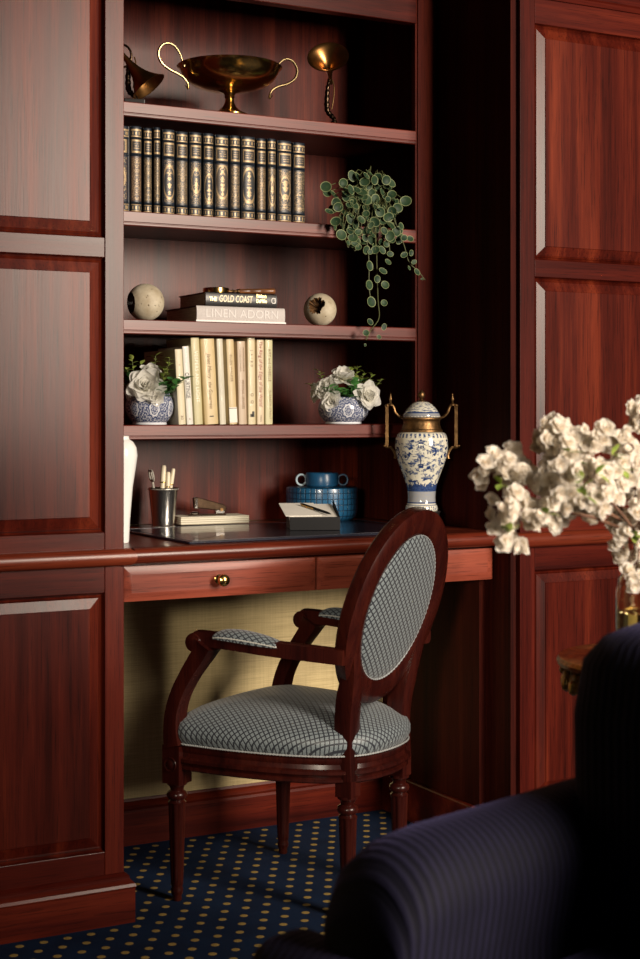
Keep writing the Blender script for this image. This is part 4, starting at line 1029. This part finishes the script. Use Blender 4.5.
cs = [(.002, .338, 1), (.008, .346, 1), (.013, .358, 1), (.013, .370, 1), (.006, .384, 1), (0, .392, .96), (0, .405, .86), (0, .416, .72), (0, .424, .54), (0, .429, .34), (0, .431, .15), (0, .4315, .01)]
MB().loft([offs(d, z, s_) for d, z, s_ in cs], True, False, True, uvf=seat_uv).build('seat_cushion', M['lattice'], ch, smooth=60)
tr_ = offs(.0085, .3405); n = len(tr_); ring = []
for i in range(n):
    a, b = Vector(tr_[i]), Vector(tr_[(i+1) % n])
    for k in range(6): ring.append(a+(b-a)*k/6)
MB().tube(ring, [.0024 if i % 2 else .0013 for i in range(len(ring))], 6, closed=True).build('braid_trim', plain('silver grey braid', (.28, .29, .29), .4, var=.2, vscale=300), ch)
# back
AL = R(17); BC = Vector((0, -.420, .641)); Wd = Vector((0, -math.sin(AL), math.cos(AL))); Nn = Vector((0, math.cos(AL), math.sin(AL)))
def bk(u, w, n): return BC+Vector((u, 0, 0))+Wd*w+Nn*n
sec = [(-.030, -.010), (-.030, .012), (-.024, .018), (-.016, .0165), (-.010, .021), (.010, .021), (.016, .0165), (.024, .018), (.029, .012), (.029, -.012), (.022, -.017), (.008, -.0195), (-.010, -.0195), (-.022, -.017)]
rings = []
for k in range(72):
    a = 2*math.pi*k/72
    rings.append([bk((.160+r)*math.cos(a), (.188+r)*math.sin(a), n_) for r, n_ in sec])
rings.append(rings[0])
MB().loft(rings, True).build('back_frame', M['wood_chair'], ch, smooth=40)
def pad(side):
    m = MB(); rr = []
    for s_, d in ((1, .006), (.985, .012), (.93, .0165), (.8, .020), (.6, .0225), (.4, .024), (.2, .0245), (.01, .025)):
        if side > 0: d *= 1.35
        rr.append([bk(.137*s_*math.cos(2*math.pi*k/60), .165*s_*math.sin(2*math.pi*k/60), side*d) for k in range(60)])
    m.loft(rr, True, False, True, uvf=lambda p: (Vector(p).x, (Vector(p)-BC).dot(Wd))); return m
bpad = pad(1).build('front_pad', M['lattice'], ch, smooth=60); pad(-1).build('rear_pad', M['lattice'], ch, smooth=60)
for side in (1, -1):
    MB().tube([bk(.1345*math.cos(2*math.pi*k/180), .1625*math.sin(2*math.pi*k/180), side*.0125) for k in range(180)], [.0024 if k % 2 else .0014 for k in range(180)], 6, closed=True).build('braid_trim', plain('pale braid', (.30, .32, .33), .4), ch)
for sx in (-1, 1):
    P = spline([(sx*BX, BY, .288), (sx*BX, BY+.002, .34), (sx*.108, BY+.002, .39), (sx*.112, BY-.003, .44), (sx*.121, BY-.015, .495), (sx*.134, BY-.026, .54), (sx*.142, BY-.032, .57)], 4)
    n = len(P); MB().tube(P, [1-.55*max(0, (i/n-.55)/.45) for i in range(n)], section=[(-.020, -.019), (-.008, -.022), (.008, -.022), (.020, -.019), (.022, 0), (.020, .019), (-.020, .019), (-.022, 0)], up=(0, 1, 0)).build('back_stile', M['wood_chair'], ch, smooth=40)
    A = spline([(sx*.172, -.405, .553), (sx*.182, -.34, .556), (sx*.197, -.24, .561), (sx*.206, -.15, .567), (sx*.207, -.09, .569), (sx*.207, -.062, .566)], 5); n = len(A)
    m = MB().tube(A, [1+.25*max(0, (i/n-.75)/.25) for i in range(n)], section=[(-.014, -.015), (0, -.017), (.012, -.016), (.016, -.008), (.016, .008), (.012, .016), (0, .017), (-.014, .015)], up=(0, 0, 1))
    m.lathe([(.0001, -.021), (.010, -.0205), (.012, -.0195), (.019, -.019), (.0205, -.015), (.0205, .015), (.019, .019), (.012, .0195), (.010, .0205), (.0001, .021)], 24, xf=axis_xf((sx*.207, -.058, .561), (1, 0, 0)))
    m.build('armrest', M['wood_chair'], ch, smooth=40)
    S = spline([(sx*hw, -.002, .334), (sx*hw, .004, .365), (sx*.205, .002, .405), (sx*.206, -.014, .450), (sx*.207, -.042, .495), (sx*.207, -.072, .535), (sx*.207, -.088, .560)], 4); n = len(S)
    MB().tube(S, [1.15-.3*math.sin(math.pi*i/(n-1))**.7 for i in range(n)], section=[(-.022, -.018), (0, -.020), (.022, -.018), (.024, 0), (.022, .018), (0, .020), (-.022, .018), (-.024, 0)], up=(0, 1, 0)).build('arm_support', M['wood_chair'], ch, smooth=40)
    pr_ = []; pc = [v for v in A if -.27 < v.y < -.105]
    for i, p in enumerate(pc):
        f = i/(len(pc)-1); e = max(.05, math.sin(math.pi*(.04+.92*f)))**.45
        pr_.append([p+Vector((math.cos(a)*.0205*(.75+.25*e), 0, .004+max(-.012, math.sin(a))*.0215*e+(.004 if math.sin(a) > 0 else 0))) for a in [2*math.pi*k/20 for k in range(20)]])
    MB().loft(pr_, True, True, True, uvf=lambda p: (p[0]*1.3+p[2], p[1])).build('arm_pad', M['lattice'], ch, smooth=60)
    loop = [pr_[i][9]+Vector((0, 0, -.004)) for i in range(len(pr_))]+[pr_[i][1]+Vector((0, 0, -.004)) for i in reversed(range(len(pr_)))]
    lp = []
    for i in range(len(loop)):
        a, b = loop[i], loop[(i+1) % len(loop)]; k_ = max(2, int((b-a).length/.003))
        lp += [a+(b-a)*k/k_ for k in range(k_)]
    MB().tube(lp, [.0022 if i % 2 else .0012 for i in range(len(lp))], 6, closed=True).build('arm_braid', plain('arm braid', (.45, .45, .42), .4), ch)

# ================================================================ NAVY CLUB CHAIR
ARMROT = math.atan2(-.27, -.96)
ax, ay = math.cos(ARMROT), math.sin(ARMROT)
cc = thing('club_armchair', 'deep navy corduroy armchair with rolled arms in the foreground', 'armchair', (1.203, 1.151, 0), ARMROT)
# local x = forward (to the left of the picture), local y: negative is the side nearer the desk
def rbox(x0, x1, y0, y1, z0, z1, r, n=5):
    """box with all edges rounded"""
    import itertools
    m = MB(); rings = []
    def outline(ins, z):
        out = []
        rr = max(r-ins, .002)
        for cx, cy, a0 in ((x1-r, y1-r, 0), (x0+r, y1-r, 90), (x0+r, y0+r, 180), (x1-r, y0+r, 270)):
            for k in range(n+1):
                a = R(a0+90*k/n); out.append((cx+rr*math.cos(a), cy+rr*math.sin(a), z))
        return out
    for k in range(n+1):
        a = R(90*k/n); rings.append(outline(r*(1-math.sin(a)), z0+r*(1-math.cos(a))))
    for k in range(n+1):
        a = R(90*k/n); rings.append(outline(r*(1-math.cos(a)), z1-r*(1-math.sin(a))))
    return m.loft(rings, True, True, True)
rbox(-.34, .33, -.40, .40, .09, .33, .035).build('base', M['cord_x'], cc, smooth=60)
for x, y in ((.27, .33), (.27, -.33), (-.28, .33), (-.28, -.33)):
    MB().lathe([(.016, 0), (.022, .05), (.026, .1)], 16, xf=T(x, y, 0)).build('leg', M['wood_chair'], cc)
sc = rbox(-.12, .385, -.285, .285, .331, .432, .04)
rbox(.275, .385, -.50, .435, .331, .466, .045).build('cushion_front', M['cord_y'], cc, smooth=60)
sc.build('seat_cushion', M['cord_x'], cc, smooth=60)
for sy in (-1, 1):
    # rolled arm: flat inner face, full round top, bulging front
    S2 = []
    for k in range(14):
        a = R(-8+196*k/13); S2.append((.072*math.cos(a), .517+.068*math.sin(a)))
    S2 = [(.055, .20), (.058, .34), (.060, .44)]+S2+[(-.060, .44), (-.058, .34), (-.055, .20)]
    rings = []
    for x, s_, dz in ((-.30, .9, 0), (-.26, 1, 0), (-.10, 1, .004), (.10, 1, .002), (.22, 1, .002), (.27, .99, 0), (.305, .95, -.006), (.325, .86, -.018), (.336, .68, -.04), (.338, .4, -.08)):
        rings.append([(x, sy*.352+y*s_, .36+(z-.36)*(s_ if z > .36 else 1)+(dz if z > .42 else 0)) for y, z in S2])
    MB().loft(rings, True, True, True).build('arm', M['cord_x'], cc, smooth=70)
# back with rounded top and a slight recline
rings = []
for z, x0, x1, yy, rr in ((.20, -.33, -.03, .37, .05), (.45, -.33, .010, .365, .06), (.58, -.33, .004, .350, .075), (.68, -.34, .004, .352, .075), (.745, -.34, -.006, .348, .08), (.772, -.33, -.022, .332, .085), (.787, -.31, -.05, .300, .07), (.793, -.28, -.10, .245, .04)):
    out = []
    for cx, cy, a0 in ((x1-rr, yy-rr, 0), (x0+rr, yy-rr, 90), (x0+rr, -yy+rr, 180), (x1-rr, -yy+rr, 270)):
        for k in range(7):
            a = R(a0+90*k/6); out.append((cx+rr*math.cos(a), cy+rr*math.sin(a), z))
    rings.append(out)
MB().loft(rings, True, True, True).build('back', M['cord_y'], cc, smooth=70)

# ================================================================ SIDE TABLE, GLASS VASE, BLOSSOM
tc = ptd(662, 660, 2.30)
tb = thing('side_table', 'gilt carved round side table behind the navy armchair', 'table', (tc.x, tc.y, 0), 0)
zt_ = tc.z+.004
MB().lathe([(.148, zt_-.016), (.158, zt_-.012), (.160, zt_-.006), (.157, zt_), (.150, zt_-.001), (.0001, zt_-.001)], 64).build('tabletop', M['gilt'], tb)
m = MB().lathe([(.140, zt_-.050), (.146, zt_-.046), (.144, zt_-.020), (.146, zt_-.0165)], 64)
for k in range(26):
    a = 2*math.pi*k/26
    m.lathe([(.0001, -.013), (.007, -.009), (.009, 0), (.006, .008), (.0001, .012)], 10, xf=T(.146*math.cos(a), .146*math.sin(a), zt_-.040))
    m.lathe([(.0001, -.007), (.005, -.004), (.006, 0), (.005, .004), (.0001, .007)], 8, xf=T(.150*math.cos(a+.12), .150*math.sin(a+.12), zt_-.022))
m.build('carved_apron', M['gilt'], tb)
MB().lathe([(.11, 0), (.11, .012), (.08, .025), (.03, .05), (.018, .12), (.024, .30), (.018, .45), (.03, zt_-.09), (.06, zt_-.055), (.08, zt_-.0505)], 32).build('pedestal', M['gilt'], tb)
vc = ptd(649, 660, 2.26)
gv = thing('glass_vase', 'smoky olive glass vase of blossom standing on the gilt side table', 'vase', (vc.x, vc.y, zt_+.0006), 0)
MB().lathe([(.0001, 0), (.040, 0), (.046, .004), (.049, .02), (.0505, .06), (.050, .105), (.046, .125), (.034, .140), (.0255, .150), (.0235, .160), (.0235, .185), (.027, .195), (.0245, .195), (.0212, .184), (.0212, .160), (.0235, .150), (.032, .139), (.0435, .123), (.0475, .105), (.048, .06), (.0455, .02), (.03, .008), (.0001, .007)], 48).build('body', M['glass'], gv)
MB().lathe([(.0001, .0085), (.03, .0095), (.045, .021), (.0472, .06), (.047, .075), (.0001, .075)], 32).build('water', M['glass'], gv)
# blossoms: three shapes shared by every copy
bmesh_src = []
for k in range(3):
    m = MB(); bloom(m, Matrix.Identity(4), 1.0, [(5, 8, 1.0, 1.15), (5, 30, .82, 1.0), (4, 55, .5, .6)], 40+k)
    ob = m.build('blossom', M['blossom'], None, smooth=60); bmesh_src.append(ob.data); bpy.data.objects.remove(ob)
neck = Vector((vc.x, vc.y, zt_+.17))
BR = [
 ('blossom branch reaching furthest left, its tip in front of the dark desk recess', 2.07,
  [(640,560),(606,512),(570,505),(535,485),(512,472),(486,474)],
  [(480,479),(484,471),(491,470),(497,464),(502,467),(507,458),(509,464),(516,470),(521,466),(526,480),(530,472),(537,484),(519,481),(545,482),(511,487)]),
 ('drooping lower left blossom branch with its lowest flowers over the waist moulding', 2.03,
  [(642,565),(600,520),(556,512),(525,506),(512,510),(508,540)],
  [(503,494),(509,500),(515,497),(505,505),(513,510),(497,524),(503,528),(494,530),(509,527),(511,538),(505,541),(514,545),(529,508),(524,501),(532,516),(539,519),(543,509),(556,517),(553,503),(562,520),(549,523),(530,524),(562,508)]),
 ('dense blossom branch rising highest, against the red cabinet panel', 2.09,
  [(642,555),(615,500),(585,460),(565,440),(556,425)],
  [(552,424),(560,423),(566,428),(549,434),(557,434),(565,438),(571,433),(545,442),(553,445),(561,449),(570,444),(578,438),(584,432),(546,452),(573,455),(582,446),(566,458),(590,440),(550,460),(558,466),(595,436),(580,460),(541,446),(588,452)]),
 ('thick middle blossom branch above the glass vase, with yellow leaves', 2.045,
  [(645,560),(622,515),(596,490),(575,478),(556,472)],
  [(549,472),(557,478),(552,486),(560,490),(568,484),(565,474),(574,470),(582,476),(570,496),(578,503),(575,510),(590,470),(598,466),(590,488),(600,480),(606,470),(596,498),(605,492),(612,482),(603,508),(611,500),(585,514),(592,517),(582,494),(573,489),(614,472),(549,480)]),
 ('right-hand blossom branch bending out of frame over the glass vase', 2.13,
  [(648,560),(640,520),(634,480),(628,455),(618,440)],
  [(608,448),(615,442),(622,437),(628,441),(618,452),(627,452),(634,448),(612,460),(621,464),(630,462),(638,460),(624,476),(633,474),(618,488),(627,490),(636,486),(620,500),(630,503),(639,498),(611,514),(618,522),(628,518),(637,514),(612,528),(621,534),(631,530),(640,526),(615,545),(624,548),(634,543),(620,558),(630,560),(639,555),(628,572),(637,570),(642,582),(634,586),(646,545),(650,520),(648,490),(652,565),(645,470)]),
 ('single high blossom sprig at the right edge, apart from the other branches', 2.17,
  [(652,560),(668,500),(660,450),(645,418)],
  [(634,420),(640,413),(642,424),(637,410),(648,418),(652,430),(646,406)])]
rg = random.Random(99)
for bi, (lab, dep, path, fl) in enumerate(BR):
    base = neck+Vector((.009*math.cos(bi), .009*math.sin(bi), -.002*bi))
    t = thing('blossom_branch', lab, 'flower branch', base, 0, 'blossom branches in the glass vase')
    P = [ptd(x, y, dep)-base for x, y in path[1:]]
    pts = spline([Vector((0, 0, -.115)), Vector((0, 0, 0))]+P, 5)
    MB().tube(pts, [.0032-.0020*i/len(pts) for i in range(len(pts))], 8).build('twig', M['twig'], t)
    side = MB(); gl = MB()
    for k, (x, y) in enumerate(fl):
        dd = dep+rg.uniform(-.045, .035); p = ptd(x, y, dd)-base
        nearest = min(pts[6:], key=lambda q_: (q_-p).length)
        side.tube([nearest, (nearest+p)/2+Vector((0, 0, -.004)), p], .0009, 5)
        for e in range(2 if len(fl) > 30 else 3):
            ob = bpy.data.objects.new('blossom', bmesh_src[rg.randrange(3)]); C.objects.link(ob); ob.parent = t
            j = Vector((rg.uniform(-.013, .013), rg.uniform(-.014, .014), rg.uniform(-.012, .012)))*min(e, 1)
            ob.location = p+j+Vector((0, 0, .002))
            d = Vector((rg.uniform(-.5, .9), -1, rg.uniform(-.4, .8)))
            ob.rotation_euler = d.to_track_quat('Z', 'Y').to_euler()
            s_ = rg.uniform(.0108, .0150); ob.scale = (s_, s_, s_*1.0)
    for (x, y) in {0: [(501,484)], 1: [(546,514),(508,533)], 2: [(568,452),(574,463)], 3: [(582,488),(584,496),(580,482),(597,474)], 4: [(622,470),(612,455),(636,535)], 5: []}[bi]:
        p = ptd(x, y, dep-.05)-base
        for e in range(3): leaf(gl, Matrix.Translation(p) @ Vector((rg.uniform(-1, 1), -.5, rg.uniform(-.6, 1))).to_track_quat('Y', 'Z').to_matrix().to_4x4(), .022, .011)
    side.build('flower_stalks', M['twig'], t)
    if gl.v: gl.build('young_leaves', M['lime_leaf'], t, smooth=60)

# lettering becomes plain mesh
bpy.context.view_layer.update(); dg = bpy.context.evaluated_depsgraph_get()
for ob in [o_ for o_ in bpy.data.objects if o_.type == 'FONT']:
    me = bpy.data.meshes.new_from_object(ob.evaluated_get(dg)); nm = ob.name.split('.')[0]; par, ml = ob.parent, ob.matrix_local.copy()
    bpy.data.objects.remove(ob)
    nb = bpy.data.objects.new(nm, me); C.objects.link(nb); nb.parent = par; nb.matrix_local = ml

# ================================================================ LIGHT AND CAMERA
def area(name, loc, target, sx, sy, power, col):
    l = bpy.data.lights.new(name, 'AREA'); l.shape = 'RECTANGLE'; l.size = sx; l.size_y = sy; l.energy = power; l.color = col
    o = bpy.data.objects.new(name, l); C.objects.link(o); o.location = loc
    o.rotation_euler = (Vector(target)-Vector(loc)).to_track_quat('-Z', 'Y').to_euler(); return o
area('window_daylight', (2.70, -1.2, 2.0), (1.55, 3.2, 1.2), 1.0, 1.9, 380, (1.0, .86, .71))
sl_ = bpy.data.lights.new('added_fill_spot', 'SPOT'); sl_.energy = 300; sl_.color = (1.0, .86, .68); sl_.spot_size = R(17); sl_.spot_blend = .6; sl_.shadow_soft_size = .16  # unseen fill spot added to brighten drawers, knee wall and chair
so = bpy.data.objects.new('added_fill_spot', sl_); C.objects.link(so); so.location = (-.60, .0, 1.25)
so.rotation_euler = (Vector((1.62, 2.95, .52))-Vector(so.location)).to_track_quat('-Z', 'Y').to_euler()
w = bpy.data.worlds.new('dim room'); bpy.context.scene.world = w; w.use_nodes = True
w.node_tree.nodes['Background'].inputs[0].default_value = (.55, .6, .75, 1)
w.node_tree.nodes['Background'].inputs[1].default_value = .002
cam = bpy.data.cameras.new('camera'); co = bpy.data.objects.new('camera', cam); C.objects.link(co)
co.location = (0, 0, H); co.rotation_euler = (R(90), 0, -YAW)
cam.sensor_fit = 'HORIZONTAL'; cam.sensor_width = 24; cam.lens = FPX/640*24; cam.shift_x = 0
cam.shift_y = (HY-479.5)/640
cam.clip_start = .05
cam.dof.use_dof = True; cam.dof.focus_distance = 3.35; cam.dof.aperture_fstop = 5.6
sc_ = bpy.context.scene; sc_.camera = co
vs = sc_.view_settings; vs.view_transform = 'Standard'; vs.look = 'None'; vs.gamma = 1; vs.use_curve_mapping = False; vs.exposure = -.22
sc_.cycles.use_denoising = True
